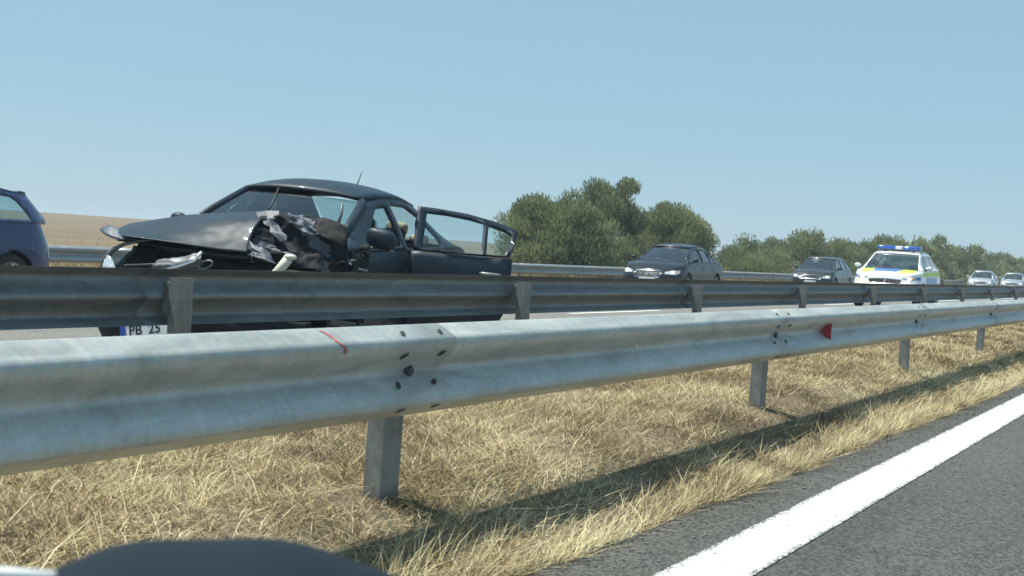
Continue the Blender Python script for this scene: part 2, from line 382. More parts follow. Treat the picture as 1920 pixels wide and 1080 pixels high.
# verge grass
n = 60000
x = rng.uniform(-25.5, -18.1, n); y = 2+rng.uniform(0, 1, n)**1.4*150
z = np.array([verge_z(a, b) for a, b in zip(x, y)])
blades('verge_grass', np.stack([x, y, z], -1), rng.uniform(.12, .42, n), rng.uniform(.012, .03, n), np.abs(rng.normal(.3, .2, n)), np.abs(rng.normal(.2, .2, n)), M['straw_far'], 'pale dry verge grass behind the far shoulder guardrail')
n = 900   # tall feathery seed heads over the rail
x = rng.uniform(-21, -19, n); y = rng.uniform(6, 30, n); k = nz(x*0, y, .8, 4.) > -.05
x = x[k]; y = y[k]; n = len(x)
blades('verge_grass', np.stack([x, y, np.full(n, -.1)], -1), rng.uniform(.55, 1.02, n), rng.uniform(.012, .03, n), np.abs(rng.normal(.12, .1, n)), np.abs(rng.normal(.08, .1, n)), M['straw_far'], 'tall thin straw stalks standing beside the stubble field', rnd=rng.uniform(.6, 1, n))
# litter and grit on the shoulder asphalt
def grit():
    n = 1400; V = []; F = []
    for i in range(n):
        y = 1.5+16*random.random()**1.6; x = med_edge(y)+abs(random.gauss(0, .16)); s = random.uniform(.002, .007)*(1+y*.04)
        m = MB().box((x, y, s*.4), (s, s*random.uniform(.6, 1.6), s*.8), Matrix.Rotation(random.random()*6, 3, 'Z'))
        k = len(V); V += m.V; F += [tuple(q+k for q in f) for f in m.F]
    o = mesh_obj('grit', V, F, mat('grit', (.06, .055, .05), .9, col2=(.3, .28, .24), vscale=60), smooth=False)
    tag(o, 'scattered grit and plant litter on the asphalt beside the grass', 'gravel', kind='stuff')
grit()
# green weed
wd = empty('weed', (-2.16, 2.66, med_z(-2.16, 2.66)))
tag(wd, 'small upright green weed growing among the dry grass', 'weed')
M['weed'] = mat('weed_leaf', (.06, .10, .045), .6, var=.3, vscale=30)
for i in range(15):
    a = random.uniform(0, 6.28); l = random.uniform(.05, .14); t = random.uniform(.1, .55); w = .0035
    p = [Vector((random.uniform(-.02, .02), random.uniform(-.02, .02), 0))]
    for s in range(1, 5): p.append(p[0]+Vector((math.cos(a)*math.sin(t*s/4)*l*s/4, math.sin(a)*math.sin(t*s/4)*l*s/4, l*s/4*math.cos(t*s/6))))
    side = Vector((-math.sin(a), math.cos(a), 0)); V = []
    for s, q in enumerate(p): V += [q-side*w*(1-s/4.3), q+side*w*(1-s/4.3)]
    mesh_obj('leaf', V, [(2*s, 2*s+1, 2*s+3, 2*s+2) for s in range(4)], M['weed'], wd)

# ------------------------------------------------------------------ guardrails
prof = [(.000, .155), (.006, .153), (.030, .140), (.066, .121), (.077, .114), (.082, .103), (.080, .086), (.073, .068), (.048, .040), (.022, .018), (.012, .007),
        (.012, -.007), (.022, -.018), (.048, -.040), (.073, -.068), (.080, -.086), (.082, -.103), (.077, -.114), (.066, -.121), (.030, -.140), (.006, -.153), (.000, -.155)]
def beam_mesh(length, t=.003, wob=.0):
    ny = 8; V = []; F = []
    for off in (0, -t):
        for j in range(ny+1):
            y = length*j/ny
            for (d, h) in prof: V.append((d+off, y, h))
    m = len(prof); N = (ny+1)*m
    for j in range(ny):
        for i in range(m-1):
            a = j*m+i; F.append((a, a+1, a+m+1, a+m)); F.append((N+a, N+a+m, N+a+m+1, N+a+1))
    for j in (0, ny):
        for i in range(m-1):
            a = j*m+i; F.append((a, N+a, N+a+1, a+1) if j == 0 else (a, a+1, N+a+1, N+a))
    for j in range(ny):
        for i in (0, m-1):
            a = j*m+i; F.append((a, a+m, N+a+m, N+a) if i == 0 else (a, N+a, N+a+m, a+m))
    return V, F
def post_mesh(h, along=.115, deep=.06, t=.006):
    b = MB()
    b.box((0, 0, -h/2), (t, along, h))
    b.box((-deep/2-t/2, along/2-t/2, -h/2), (deep, t, h)); b.box((-deep/2-t/2, -along/2+t/2, -h/2), (deep, t, h))
    b.box((-deep-t/2, along/2-.012, -h/2), (t*.9, .022, h)); b.box((-deep-t/2, -along/2+.012, -h/2), (t*.9, .022, h))
    return b
def disc(rad, ry, thick, n=14):
    b = MB(); V = [(thick, rad*math.cos(2*math.pi*k/n), ry*math.sin(2*math.pi*k/n)) for k in range(n)]+[(0, rad*math.cos(2*math.pi*k/n), ry*math.sin(2*math.pi*k/n)) for k in range(n)]
    return b.add(V, [tuple(range(n))]+[(k, n+k, n+(k+1) % n, (k+1) % n) for k in range(n)])
M['hole'] = mat('slot_shadow', (.035, .038, .038), .9)
M['marker'] = mat('red_marker_paint', (.42, .14, .13), .7, var=.35, vscale=50)
M['reflector'] = mat('red_reflector', (.40, .02, .03), .3, coat=.6)
M['reflector_white'] = mat('clear_reflector', (.75, .72, .55), .25, coat=1)

def prof_at(h):
    hs = [p[1] for p in prof][::-1]; ds = [p[0] for p in prof][::-1]
    d = float(np.interp(h, hs, ds)); d2 = float(np.interp(h+.002, hs, ds)); return d, math.atan2(d2-d, .002)

def guardrail(x, z_top, s0, spacing, k0, k1, face, m_beam, m_post, ground_z, label, detail):
    """face=+1: traffic side towards +x (us)"""
    rt_ = empty('guardrail', (x, 0, 0)); tag(rt_, label, 'guardrail')
    rt_.rotation_euler = (0, 0, 0 if face > 0 else math.pi)
    sgn = 1 if face > 0 else -1
    zc = z_top-.155
    V, F = beam_mesh(spacing+.30)
    beam = mesh_obj('beam', V, F, m_beam, rt_, True)
    pb = post_mesh(z_top+.25-.02); post = pb.build('post', m_post, rt_)
    sp = MB().box((-.028, 0, 0), (.05, .09, .17)).build('spacer', m_post, rt_, bevel=.004)
    first = True
    for k in range(k0, k1):
        ys = s0+k*spacing; yl = ys*sgn
        bb = beam if first else link_copy(beam, rt_); pp = post if first else link_copy(post, rt_); ss = sp if first else link_copy(sp, rt_)
        y_start = yl-.15 if sgn > 0 else yl-spacing-.15
        bb.location = (.0 + (.0012 if (k % 2) else 0), y_start, zc)
        bb.rotation_euler = (0, 0, 0)
        pp.location = (-.06, yl, z_top-(.045 if detail != 1 else .05)); pp.rotation_euler = (random.uniform(-.012, .012), random.uniform(-.015, .015), math.pi if sgn < 0 else 0)
        if sgn < 0: pp.location.x = -.125
        ss.location = (0, yl, zc)
        first = False
    return rt_, zc
near, nzc = guardrail(-2.43, .766, 3.725, 4.065, -2, 24, 1, M['galv'], M['post'], .14, 'bright galvanised steel guardrail nearest the camera, with a red reflector', 1)
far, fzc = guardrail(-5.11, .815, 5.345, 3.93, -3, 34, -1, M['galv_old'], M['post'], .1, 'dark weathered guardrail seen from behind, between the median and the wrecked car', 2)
shoulder, szc = guardrail(-18.5, .58, 6.0, 4.0, -5, 60, 1, M['galv_mid'], M['post'], -.1, 'far shoulder guardrail in front of the field and bushes', 0)
# bolts and slots of the near rail at each post
bolt_m = MB().lathe([(-.004, 0.0), (-.004, .022), (.004, .022), (.013, .015), (.013, 0.0)], 10, 'x').build('bolt', M['dark'], near)
slot_m = disc(.019, .0095, .0012).build('bolt_slot', M['hole'], near)
first_b = first_s = True
for k in range(-1, 14):
    y = 3.68+4.03*k
    b = bolt_m if first_b else link_copy(bolt_m, near); first_b = False
    d, a = prof_at(.0); b.location = (d+.004, y, nzc)
    for (h, dy) in ((.131, -.10), (.131, .13), (.060, -.11), (.060, .12), (-.040, -.11), (-.040, .11), (-.119, -.12), (-.119, .09)):
        s = slot_m if first_s else link_copy(slot_m, near); first_s = False
        d, a = prof_at(h); d += .0035 if True else 0
        s.location = (d+.0025, y+dy, nzc+h); s.rotation_euler = (0, -a if False else -math.atan(math.tan(a))*1.0, 0)
        s.rotation_euler = (R(random.uniform(-25, 25)), a*-1 if False else 0, 0)
        # normal of the face: tilt so that the disc lies on it
        s.rotation_euler = (0, 0, 0)
        nrm = Vector((1, 0, -math.tan(a))).normalized()
        q = Vector((1, 0, 0)).rotation_difference(nrm); s.rotation_euler = (q @ Matrix.Rotation(R(random.uniform(15, 50)), 3, 'X').to_quaternion()).to_euler()
        s.location = Vector((d, y+dy, nzc+h))+nrm*.0015
for (y, ) in ((9.75,), (13.75,), (17.75,), (5.55,)):
    for h in (.026, -.004):
        rr = disc(.010, .0065, .006).build('stud', M['reflector_white'], near); d, a = prof_at(h); rr.location = (d+.003, y, nzc+h-.01)
# red marker stroke across the bright top of the beam
mk = []
for i in range(9):
    h = .150-i*.0085; d, a = prof_at(h); mk.append((d+.0048, 3.18+.05*(i/8)+.006*math.sin(i*1.3), nzc+h))
V = []; F = []
for i, p in enumerate(mk): V += [(p[0], p[1]-.007, p[2]), (p[0], p[1]+.007, p[2])]
for i in range(8): F.append((2*i, 2*i+1, 2*i+3, 2*i+2))
mesh_obj('marker_stroke', V, F, M['marker'], near)
# trapezoid reflector standing out of the valley
rf = MB(); 
V = [(.0, 0, .028), (.075, .0, .058), (.075, .0, -.058), (.0, 0, -.028)]
V = V+[(a, b+.012, c) for a, b, c in V]
rf.add(V, [(0, 1, 2, 3), (7, 6, 5, 4), (0, 4, 5, 1), (1, 5, 6, 2), (2, 6, 7, 3), (3, 7, 4, 0)])
ro = rf.build('reflector', M['reflector'], near, bevel=.003); ro.location = (.012, 8.72, nzc+.0)

# ------------------------------------------------------------------ car builder
def inside(poly, P):
    x, y = P[:, 0], P[:, 1]; r_ = np.zeros(len(P), bool); n = len(poly)
    for i in range(n):
        x1, y1 = poly[i]; x2, y2 = poly[(i+1) % n]
        c = ((y1 > y) != (y2 > y)) & (x < (x2-x1)*(y-y1)/((y2-y1) if y2 != y1 else 1e-12)+x1); r_ ^= c
    return r_
def dense(poly, step):
    out = []
    for i in range(len(poly)):
        a = np.array(poly[i]); b = np.array(poly[(i+1) % len(poly)]); n = max(1, int(np.linalg.norm(b-a)/step))
        for k in range(n): out.append(tuple(a+(b-a)*k/n))
    return out
def triangulate(outer, holes=(), step=.07):
    outer = dense(outer, step); holes = [dense(h, step) for h in holes]
    vs = list(outer); ed = [(i, (i+1) % len(outer)) for i in range(len(outer))]
    for h in holes:
        k = len(vs); vs += h; ed += [(k+i, k+(i+1) % len(h)) for i in range(len(h))]
    A = np.array(outer); lo = A.min(0); hi = A.max(0)
    gx, gy = np.meshgrid(np.arange(lo[0]+step*.6, hi[0], step), np.arange(lo[1]+step*.6, hi[1], step)); G = np.stack([gx.ravel(), gy.ravel()], -1)
    if len(G):
        k = inside(outer, G)
        for h in holes: k &= ~inside(h, G)
        G = G[k]
        B = np.array(vs)
        if len(G):
            d = np.min(np.linalg.norm(G[:, None]-B[None], axis=2), 1); G = G[d > step*.35]
        vs += [tuple(g) for g in G]
    r_ = geometry.delaunay_2d_cdt([Vector(v) for v in vs], ed, [], 0, 1e-5)
    P = np.array([tuple(v) for v in r_[0]]); T = np.array([t for t in r_[2] if len(t) == 3])
    c = P[T].mean(1); k = inside(outer, c)
    for h in holes: k &= ~inside(h, c)
    return P, T[k]

class Car:
    def __init__(s, sp, paint, root):
        s.sp = sp; s.paint = paint; s.root = root
        L, W = sp['L'], sp['W']; n = 70
        af, ar = sp.get('af', .95), sp.get('ar', .8); ef, er = sp.get('ef', 3.0), sp.get('er', 3.4)
        pts = []
        for i in range(n+1):
            th = math.pi/2*i/n; pts.append((L/2-af+af*max(math.cos(th), 0)**(2/ef), W/2*max(math.sin(th), 0)**(2/ef)))
        for i in range(1, n): pts.append((L/2-af+(ar-L+af)*i/n if False else (L/2-af)+((-L/2+ar)-(L/2-af))*i/n, W/2))
        for i in range(n+1):
            th = math.pi/2*(1-i/n); pts.append((-L/2+ar-ar*max(math.cos(th), 0)**(2/er), W/2*max(math.sin(th), 0)**(2/er)))
        P = np.array(pts); d = np.r_[0, np.cumsum(np.linalg.norm(np.diff(P, axis=0), axis=1))]
        k = np.r_[True, np.diff(d) > 1e-7]; s.P = P[k]; s.d = d[k]; s.S = s.d[-1]
        T = np.gradient(s.P, s.d, axis=0); T /= np.linalg.norm(T, axis=1)[:, None]+1e-9
        s.N = np.stack([-T[:, 1], T[:, 0]], -1)*-1
        s.N = np.stack([T[:, 1], -T[:, 0]], -1)
        s.N[0] = (1, 0); s.N[-1] = (-1, 0)
    def sx(s, x): # arclength at which the plan outline has this x (side)
        return float(np.interp(-x, -s.P[:, 0], s.d))
    def sy(s, y, rear=False):
        h = len(s.d)//2
        if not rear: return float(np.interp(y, s.P[:h, 1], s.d[:h]))
        return float(np.interp(-y, -s.P[h:, 1], s.d[h:]))
    def ztop(s, ss):
        x = np.interp(ss, s.d, s.P[:, 0]); c = s.sp['top']; xs_ = [p[0] for p in c][::-1]; zs = [p[1] for p in c][::-1]
        return np.interp(x, xs_, zs)
    def M(s, P2, off=0., side=1):
        ss, z = P2[:, 0], P2[:, 1]
        x = np.interp(ss, s.d, s.P[:, 0]); y = np.interp(ss, s.d, s.P[:, 1]); nx = np.interp(ss, s.d, s.N[:, 0]); ny = np.interp(ss, s.d, s.N[:, 1])
        sp = s.sp; zb = s.sp['zb']; zt = s.ztop(ss)
        zm = .58
        ins = .07*np.clip((.36-z)/.2, 0, 1)**2 + .055*np.clip((z-zm)/(zt-zm+.001), 0, 1)**2.2
        # character line
        cl = sp.get('crease', .78); ins += -.010*np.exp(-((z-cl)/.035)**2)*(ny > .7)
        fr = np.clip(nx, 0, 1); rr_ = np.clip(-nx, 0, 1)
        ins += fr*(sp.get('fslope', .20)*np.clip((z-.52)/.24, 0, 1.2)**1.6+.05*np.clip((.42-z)/.25, 0, 1))
        ins += rr_*(sp.get('rslope', .10)*np.clip((z-.55)/.4, 0, 1.2)**1.5)
        ins -= off
        X = x-nx*ins; Y = (y-ny*ins)*side
        return np.stack([X, Y, z], -1)
    def panel(s, name, outer, holes=(), m=None, off=0., parent=None, sides=(1,), step=.07, both_in_one=False, thick=0, post=None):
        P, T = triangulate(outer, holes, step)
        objs = []
        acc = MB()
        for sd in sides:
            V = s.M(P, off, sd); TT = T if sd < 0 else T[:, ::-1]
            if post is not None: V = post(V)
            if both_in_one: acc.add(V, TT); continue
            objs.append(mesh_obj(name, V, TT, m or s.paint, parent or s.root))
        if both_in_one: objs.append(acc.build(name, m or s.paint, parent or s.root, True))
        if thick:
            for o in objs:
                md = o.modifiers.new('solid', 'SOLIDIFY'); md.thickness = thick; md.offset = -1
        return objs
    # --- top surfaces
    def edge(s, x):   # skin-top point at this x
        ss = s.sx(x); q = s.M(np.array([[ss, float(s.ztop(ss))]]))[0]; return q
    def deck_xy(s, x0, x1, n=16):
        """rows (x, yE, zE) of the deck between two x"""
        rows = []
        front = x1 > 0
        s0, s1 = (0, s.sx(x0)) if front else (s.sx(x1), s.S)
        ss = np.linspace(s0, s1, n)
        E = s.M(np.stack([ss, s.ztop(ss)], -1)); return E
    def deck(s, name, xa, front, crown, m=None, parent=None, nx=18, ny=14):
        ss = (s.sx(xa)*np.linspace(0, 1, nx)**1.0) if front else (s.S-(s.S-s.sx(xa))*np.linspace(0, 1, nx))
        E = s.M(np.stack([ss, s.ztop(ss)], -1)); V = []; F = []
        for e in E:
            for j in range(ny+1):
                t = -1+2*j/ny; yy = e[1]*t
                V.append((e[0], yy, s.deck_z(e, t, crown)))
        for i in range(nx-1):
            for j in range(ny):
                a = i*(ny+1)+j; f = (a, a+1, a+ny+2, a+ny+1); F.append(f if not front else f[::-1])
        if front: s.hoodE = E; s.hoodc = crown
        return mesh_obj(name, V, F, m or s.paint, parent or s.root)
    def deck_z(s, e, t, crown):
        w = min(1, abs(e[1])/.8); z = e[2]+crown*w*(1-abs(t)**2.6)
        z -= .010*w*math.exp(-((abs(t)-.62)/.07)**2)   # shallow feature lines
        return z
    def hood_pt(s, x, y, off=.004):
        E = s.hoodE; xs_ = E[:, 0][::-1]; yE = np.interp(x, xs_, E[:, 1][::-1]); zE = np.interp(x, xs_, E[:, 2][::-1])
        return (x, y, s.deck_z((x, yE, zE), min(1, abs(y)/max(yE, .01)), s.hoodc)+off)
    # --- greenhouse
    def gh_setup(s):
        sp = s.sp; s.A, s.T, s.Cc, s.D = sp['A'], sp['T'], sp['C'], sp['D']   # (x,y,z) windscreen base, windscreen top, rear top, rear base
        rx = sp['roof']                       # side roof edge line [(x,z)...] from T.x to C.x
        s.tx = [s.D[0]]+[p[0] for p in rx[::-1]]+[s.A[0]]
        s.tz = [s.D[2]]+[p[1] for p in rx[::-1]]+[s.A[2]]
        n = len(rx); s.ty = [s.D[1]]+[s.Cc[1]+(s.T[1]-s.Cc[1])*i/(n-1)+sp.get('rbul', .03)*math.sin(math.pi*i/(n-1)) for i in range(n)]+[s.A[1]]
    def roof_edge(s, x): return np.interp(x, s.tx, s.ty), np.interp(x, s.tx, s.tz)
    def G(s, P2, off=0., side=1):
        x, z = P2[:, 0], P2[:, 1]
        ss = np.array([s.sx(v) for v in x]); zb = s.ztop(ss); q = s.M(np.stack([ss, zb], -1)); yb = q[:, 1]-.012
        yt, zt = s.roof_edge(x)
        t = np.clip((z-zb)/np.maximum(zt-zb, .02), 0, 1); y = yb+(yt-yb)*(t*.85+.15*t*t)+off
        return np.stack([x, y*side, z], -1)
    def belt(s, x): return float(s.ztop(s.sx(x)))
    def gpanel(s, name, outer, holes=(), m=None, off=0., parent=None, sides=(1,), step=.07, thick=0, post=None):
        P, T = triangulate(outer, holes, step); res = []
        for sd in sides:
            V = s.G(P, off, sd); TT = T if sd > 0 else T[:, ::-1]
            if post is not None: V = post(V)
            TT = T[:, ::-1] if sd > 0 else T
            o = mesh_obj(name, V, TT, m or s.paint, parent or s.root); res.append(o)
            if thick: md = o.modifiers.new('solid', 'SOLIDIFY'); md.thickness = thick; md.offset = 0
        return res
    def patch(s, name, rows, m, parent=None):
        V = [p for r_ in rows for p in r_]; n = len(rows[0]); F = []
        for i in range(len(rows)-1):
            for j in range(n-1): F.append((i*n+j, i*n+j+1, (i+1)*n+j+1, (i+1)*n+j))
        return mesh_obj(name, V, F, m, parent or s.root)
    def screen(s, name, base, top, bb, bt, m, inset=.0, nr=8, nc=14, sgn=1, off=0.):
        rows = []
        for i in range(nr+1):
            t = inset+(1-2*inset)*i/nr; row = []
            for j in range(nc+1):
                u = (-1+2*j/nc)*(1-inset*.8)
                x = base[0]+(top[0]-base[0])*t; y = (base[1]+(top[1]-base[1])*t)*u; z = base[2]+(top[2]-base[2])*t
                bul = (bb*(1-t)+bt*t)*(1-u*u)*sgn; x += bul; z += .012*math.sin(math.pi*t)*1.0+off+.02*(1-u*u)*t
                x += off*sgn
                row.append((x, y, z))
            rows.append(row)
        return s.patch(name, rows, m)
    def roof(s, m=None):
        sp = s.sp; rows = []; xs_ = np.linspace(s.T[0], s.Cc[0], 16)
        for i, x in enumerate(xs_):
            y, z = s.roof_edge(x); t = i/15; row = []
            for j in range(15):
                u = -1+2*j/14; bul = (sp['bt']*(1-t)**2-sp.get('rb', .05)*t**2)*(1-u*u)
                row.append((x+bul, y*u, z+(sp.get('rcrown', .05)*min(1, .4+3*t*(1-t)+.0))*(1-abs(u)**2.4)))
            rows.append(row)
        o = s.patch('roof', rows, m or s.paint); md = o.modifiers.new('solid', 'SOLIDIFY'); md.thickness = .03; md.offset = -1 if False else 1
        return o

def wheel(root, x, y, r_, w, side, m_r=None, spokes=7, name='wheel'):
    e = MB().lathe([(-w/2, r_*.66), (-w/2, r_*.93), (-w/2+.03, r_*.995), (w/2-.03, r_*.995), (w/2, r_*.93), (w/2, r_*.66)], 30).build(name, M['rubber'], root, True)
    e.location = (x, y, r_)
    b = MB(); yy = side*(w/2-.03)
    b.lathe([(side*(w/2-.005), r_*.67), (side*(w/2-.02), r_*.60), (yy-side*.06, r_*.56), (yy-side*.10, r_*.5), (yy-side*.10, 0)], 24)
    for k in range(spokes):
        a = 2*math.pi*k/spokes; b.box((math.cos(a)*r_*.36, yy, math.sin(a)*r_*.36), (r_*.5, .025, r_*.13), Matrix.Rotation(-a, 3, 'Y'))
    b.lathe([(yy+side*.012, 0), (yy+side*.012, r_*.13), (yy-side*.03, r_*.15)], 12)
    b.build('rim', m_r or M['rim'], e)
    return e

def text_mesh(body, size, m, parent, loc, rot, name='lettering', extrude=.0008, align='CENTER', bold=0):
    c = bpy.data.curves.new('txt', 'FONT'); c.body = body; c.size = size; c.extrude = extrude; c.align_x = align; c.align_y = 'CENTER'; c.offset = bold
    t = bpy.data.objects.new('txt', c); COL.objects.link(t)
    dg = bpy.context.evaluated_depsgraph_get(); me = bpy.data.meshes.new_from_object(t.evaluated_get(dg)); bpy.data.objects.remove(t)
    me.materials.clear(); me.materials.append(m)
    o = bpy.data.objects.new(name, me); COL.objects.link(o); o.parent = parent; o.location = loc; o.rotation_euler = rot
    return o

def build_car(root, sp, paint, skip=(), grille=None, lamp='lamp', glassm='glass', wheels=True, rails=False):
    c = Car(sp, paint, root); c.gh_setup()
    L, W, zb = sp['L'], sp['W'], sp['zb']; xf, xr, rw = sp['xf'], sp['xr'], sp['rw']; ar = rw+.045
    g = .004
    def arch(xc, a0, a1, n=14):   # (s,z) points over a wheel arch, from angle a0 to a1 (degrees)
        out = []
        for i in range(n+1):
            a = R(a0+(a1-a0)*i/n); out.append((c.sx(xc+ar*math.cos(a)), max(zb, rw+ar*math.sin(a))))
        return out
    def top(sa, sb, n=12): return [(v, float(c.ztop(v))) for v in np.linspace(sa, sb, n)]
    zlow = zb; aa = math.degrees(math.asin(max(-1, (zb-rw)/ar)))
    sf = c.sx(xf+ar*.98); s_fd = c.sx(sp['xd1']); s_bd = c.sx(sp['xd2']); s_rd = c.sx(sp['xd3'])
    P = lambda *a, **k: c.panel(*a, **k)
    # nose / front bumper with openings
    hl = [(c.sy(y) if k == 'y' else c.sx(y), z) for k, y, z in sp['lamp']]
    gr = [(0 if y == 0 else c.sy(y), z) for y, z in sp['grille']]
    lo = [(0 if y == 0 else c.sy(y), z) for y, z in sp['intake']]
    fog = [(c.sy(y), z) for y, z in sp['fog']] if sp.get('fog') else None
    def cutzero(h):  # openings that touch the centre line become part of the outline
        return h
    cx = .0005
    outer = [(cx, zlow)]+[(c.sx(xf+ar*.99) if False else v, zlow+.0) for v in np.linspace(.3, sf-.02, 8)]+[p for p in arch(xf, aa if aa > 0 else 5, 62, 8)]
    s_end = outer[-1][0]
    outer += [(v, float(c.ztop(v))-.003) for v in np.linspace(s_end, cx, 26)]
    # centre-line openings: shift their inner edge a hair off the centre
    fixc = lambda h: [(max(a, .004), b) for a, b in h]
    holes = [fixc(hl)]
    if grille is not None: holes.append(fixc(gr))
    holes.append(fixc(lo))
    if fog: holes.append(fog)
    if 'front' not in skip:
        P('front_bumper', outer, holes, sides=(1, -1), both_in_one=True, step=.06)
        backp = [(.0, zlow+.02), (c.sx(xf+ar+.03), zlow+.02), (c.sx(xf+ar+.03), .6), (c.sy(W*.36), .64), (0, .66)]
        P('grille_backing', backp, m=M['black'], off=-.05, sides=(1, -1), both_in_one=True, step=.12)
        for sd in (1, -1):
            o = P('headlight', fixc(hl), m=M['lamp'], off=-.012, sides=(sd,), step=.04)[0]
            cy = sum(p[0] for p in hl)/len(hl); cz = sum(p[1] for p in hl)/len(hl)
            q = c.M(np.array([[cy*.96, cz]]), .0, sd)[0]
            MB().ellipsoid(q, (.03, .06, .045), nu=14, nv=8).build('lens', M[lamp], o, True)
            q = c.M(np.array([[cy*1.12, cz]]), -.0, sd)[0]
            MB().ellipsoid(q, (.02, .035, .03), nu=10, nv=6).build('indicator', M['amber'], o, True)
        if fog:
            for sd in (1, -1):
                P('fog_lamp', fog, m=M['dark'], off=-.02, sides=(sd,), step=.05)
        if grille is not None: grille(c, gr)
        # lower intake slats
        b = MB()
        zlo = [p[1] for p in lo]
        for z in np.linspace(min(zlo)+.02, max(zlo)-.02, 4):
            ys = np.linspace(-max(p[0] for p in sp['intake']), max(p[0] for p in sp['intake']), 9)
            for i in range(8):
                a = c.M(np.array([[c.sy(abs(ys[i])), z]]), -.02, 1 if ys[i] >= 0 else -1)[0]; d = c.M(np.array([[c.sy(abs(ys[i+1])), z]]), -.02, 1 if ys[i+1] >= 0 else -1)[0]
                b.tube([a, d], .006, 5)
        b.build('intake_grille', M['dark'], root)
        # number plate
        q = c.M(np.array([[0.0, sp['plate_z']]]), .012)[0]
        pl = MB().box((0, 0, 0), (.008, .52, .11)).build('number_plate', M['plate'], root); pl.location = q
        MB().box((.006, -.24, 0), (.004, .04, .10)).build('country_band', M['plate_blue'], pl)
    # hood
    if 'hood' not in skip:
        c.deck('bonnet', sp['A'][0]-.12, True, sp['hcrown'])
        cow = MB()
    # fenders
    sides_f = [sd for sd in (1, -1) if not ('fender_left' in skip and sd == 1)]
    s62 = arch(xf, 62, 62, 1)[0][0]
    fo = [p for p in arch(xf, 62, 180-(aa if aa > 0 else 5), 16)]+[(s_fd-g, zlow+.0)]+[(s_fd-g, float(c.ztop(s_fd)))]+[(v, float(c.ztop(v))-.001) for v in np.linspace(s_fd-g, s62+g, 14)]
    fo[0] = (s62+g, fo[0][1])
    for sd in sides_f: P('fender', fo, sides=(sd,))
    # doors
    fd = [(s_fd+g, zlow+.07), (s_bd-g, zlow+.07)]+[(v, float(c.ztop(v))) for v in np.linspace(s_bd-g, s_fd+g, 8)]
    rdo = [(s_bd+g, zlow+.07)]+[(min(p[0], s_rd-g), max(p[1], zlow+.07)) for p in arch(xr, 12 if aa < 12 else aa, 96, 10)]
    rdo = [(s_bd+g, zlow+.07)]+[(c.sx(xr+ar*math.cos(R(a))), rw+ar*math.sin(R(a))) for a in np.linspace(8, 88, 10) if c.sx(xr+ar*math.cos(R(a))) < s_rd-g and rw+ar*math.sin(R(a)) > zlow+.07]+[(s_rd-g, max(rw+math.sqrt(max(0, ar**2-(sp['xd3']-xr)**2)), zlow+.1))]
    rdo += [(v, float(c.ztop(v))) for v in np.linspace(s_rd-g, s_bd+g, 8)]
    for sd in (1, -1):
        d = P('front_door', fd, sides=(sd,))[0]
        hx = sp['xd2']+.14; q = c.M(np.array([[c.sx(hx), sp['hz']]]), .025, sd)[0]
        MB().tube([(q[0]+.09, q[1]-sd*.02, q[2]), (q[0]+.06, q[1], q[2]), (q[0]-.06, q[1], q[2]), (q[0]-.09, q[1]-sd*.02, q[2])], .013, 6).build('door_handle', paint, d, True)
        if not ('rear_door_left' in skip and sd == 1):
            d = P('rear_door', rdo, sides=(sd,))[0]
            hx = sp['xd3']+.18; q = c.M(np.array([[c.sx(hx), sp['hz']+.01]]), .025, sd)[0]
            MB().tube([(q[0]+.09, q[1]-sd*.02, q[2]), (q[0]+.06, q[1], q[2]), (q[0]-.06, q[1], q[2]), (q[0]-.09, q[1]-sd*.02, q[2])], .013, 6).build('door_handle', paint, d, True)
        P('sill', [(s_fd+.0, zlow-.03), (c.sx(xr+ar)-.0, zlow-.03), (c.sx(xr+ar), zlow+.065), (s_fd, zlow+.065)], sides=(sd,), m=M[sp.get('sillm', 'black')], off=-.006)
    c.rear_door_outline = rdo
    # rear quarter
    s62r = c.sx(xr-ar*math.cos(R(62)))
    qo = [(s_rd+g, max(rw+math.sqrt(max(0, ar**2-(sp['xd3']-xr)**2)), zlow+.1))]+[(c.sx(xr+ar*math.cos(R(a))), rw+ar*math.sin(R(a))) for a in np.linspace(86, 118, 6)]
    qo = [p for p in qo if p[0] >= s_rd+g-1e-6]
    tail = [(c.sx(xr+ar*math.cos(R(a))), max(zlow, rw+ar*math.sin(R(a)))) for a in np.linspace(118, 178, 8)]
    end = [(v, zlow+.02) for v in np.linspace(tail[-1][0]+.05, c.S-.001, 8)]
    ro_ = qo+tail+end+[(v, float(c.ztop(v))) for v in np.linspace(c.S-.001, s_rd+g, 24)]
    tl = [(c.sy(y, True) if k == 'y' else c.sx(y), z) for k, y, z in sp['tail']]
    P('rear_quarter', ro_, [tl], sides=(1, -1), both_in_one=True)
    for sd in (1, -1): P('tail_light', tl, sides=(sd,), m=M['red'], off=.0, step=.05)
    # rear deck
    if sp.get('deck', True): c.deck('boot_lid', sp['D'][0]+.05, False, .03)
    # greenhouse
    xs_ = np.linspace(c.T[0], c.Cc[0], 10)
    out = [(c.D[0], c.belt(c.D[0]))]+[(x, c.belt(x)) for x in np.linspace(c.D[0]+.1, c.A[0]-.05, 14)]+[(c.A[0], c.A[2])]
    n = 6
    out += [(c.A[0]+(c.T[0]-c.A[0])*i/n, c.A[2]+(c.T[2]-c.A[2])*i/n) for i in range(1, n)]
    out += [(x, float(c.roof_edge(x)[1])) for x in xs_]
    out += [(c.Cc[0]+(c.D[0]-c.Cc[0])*i/n, c.Cc[2]+(c.D[2]-c.Cc[2])*i/n) for i in range(1, n)]
    out += [(c.D[0], c.D[2])] if abs(c.D[2]-c.belt(c.D[0])) > .02 else []
    win = sp['windows']
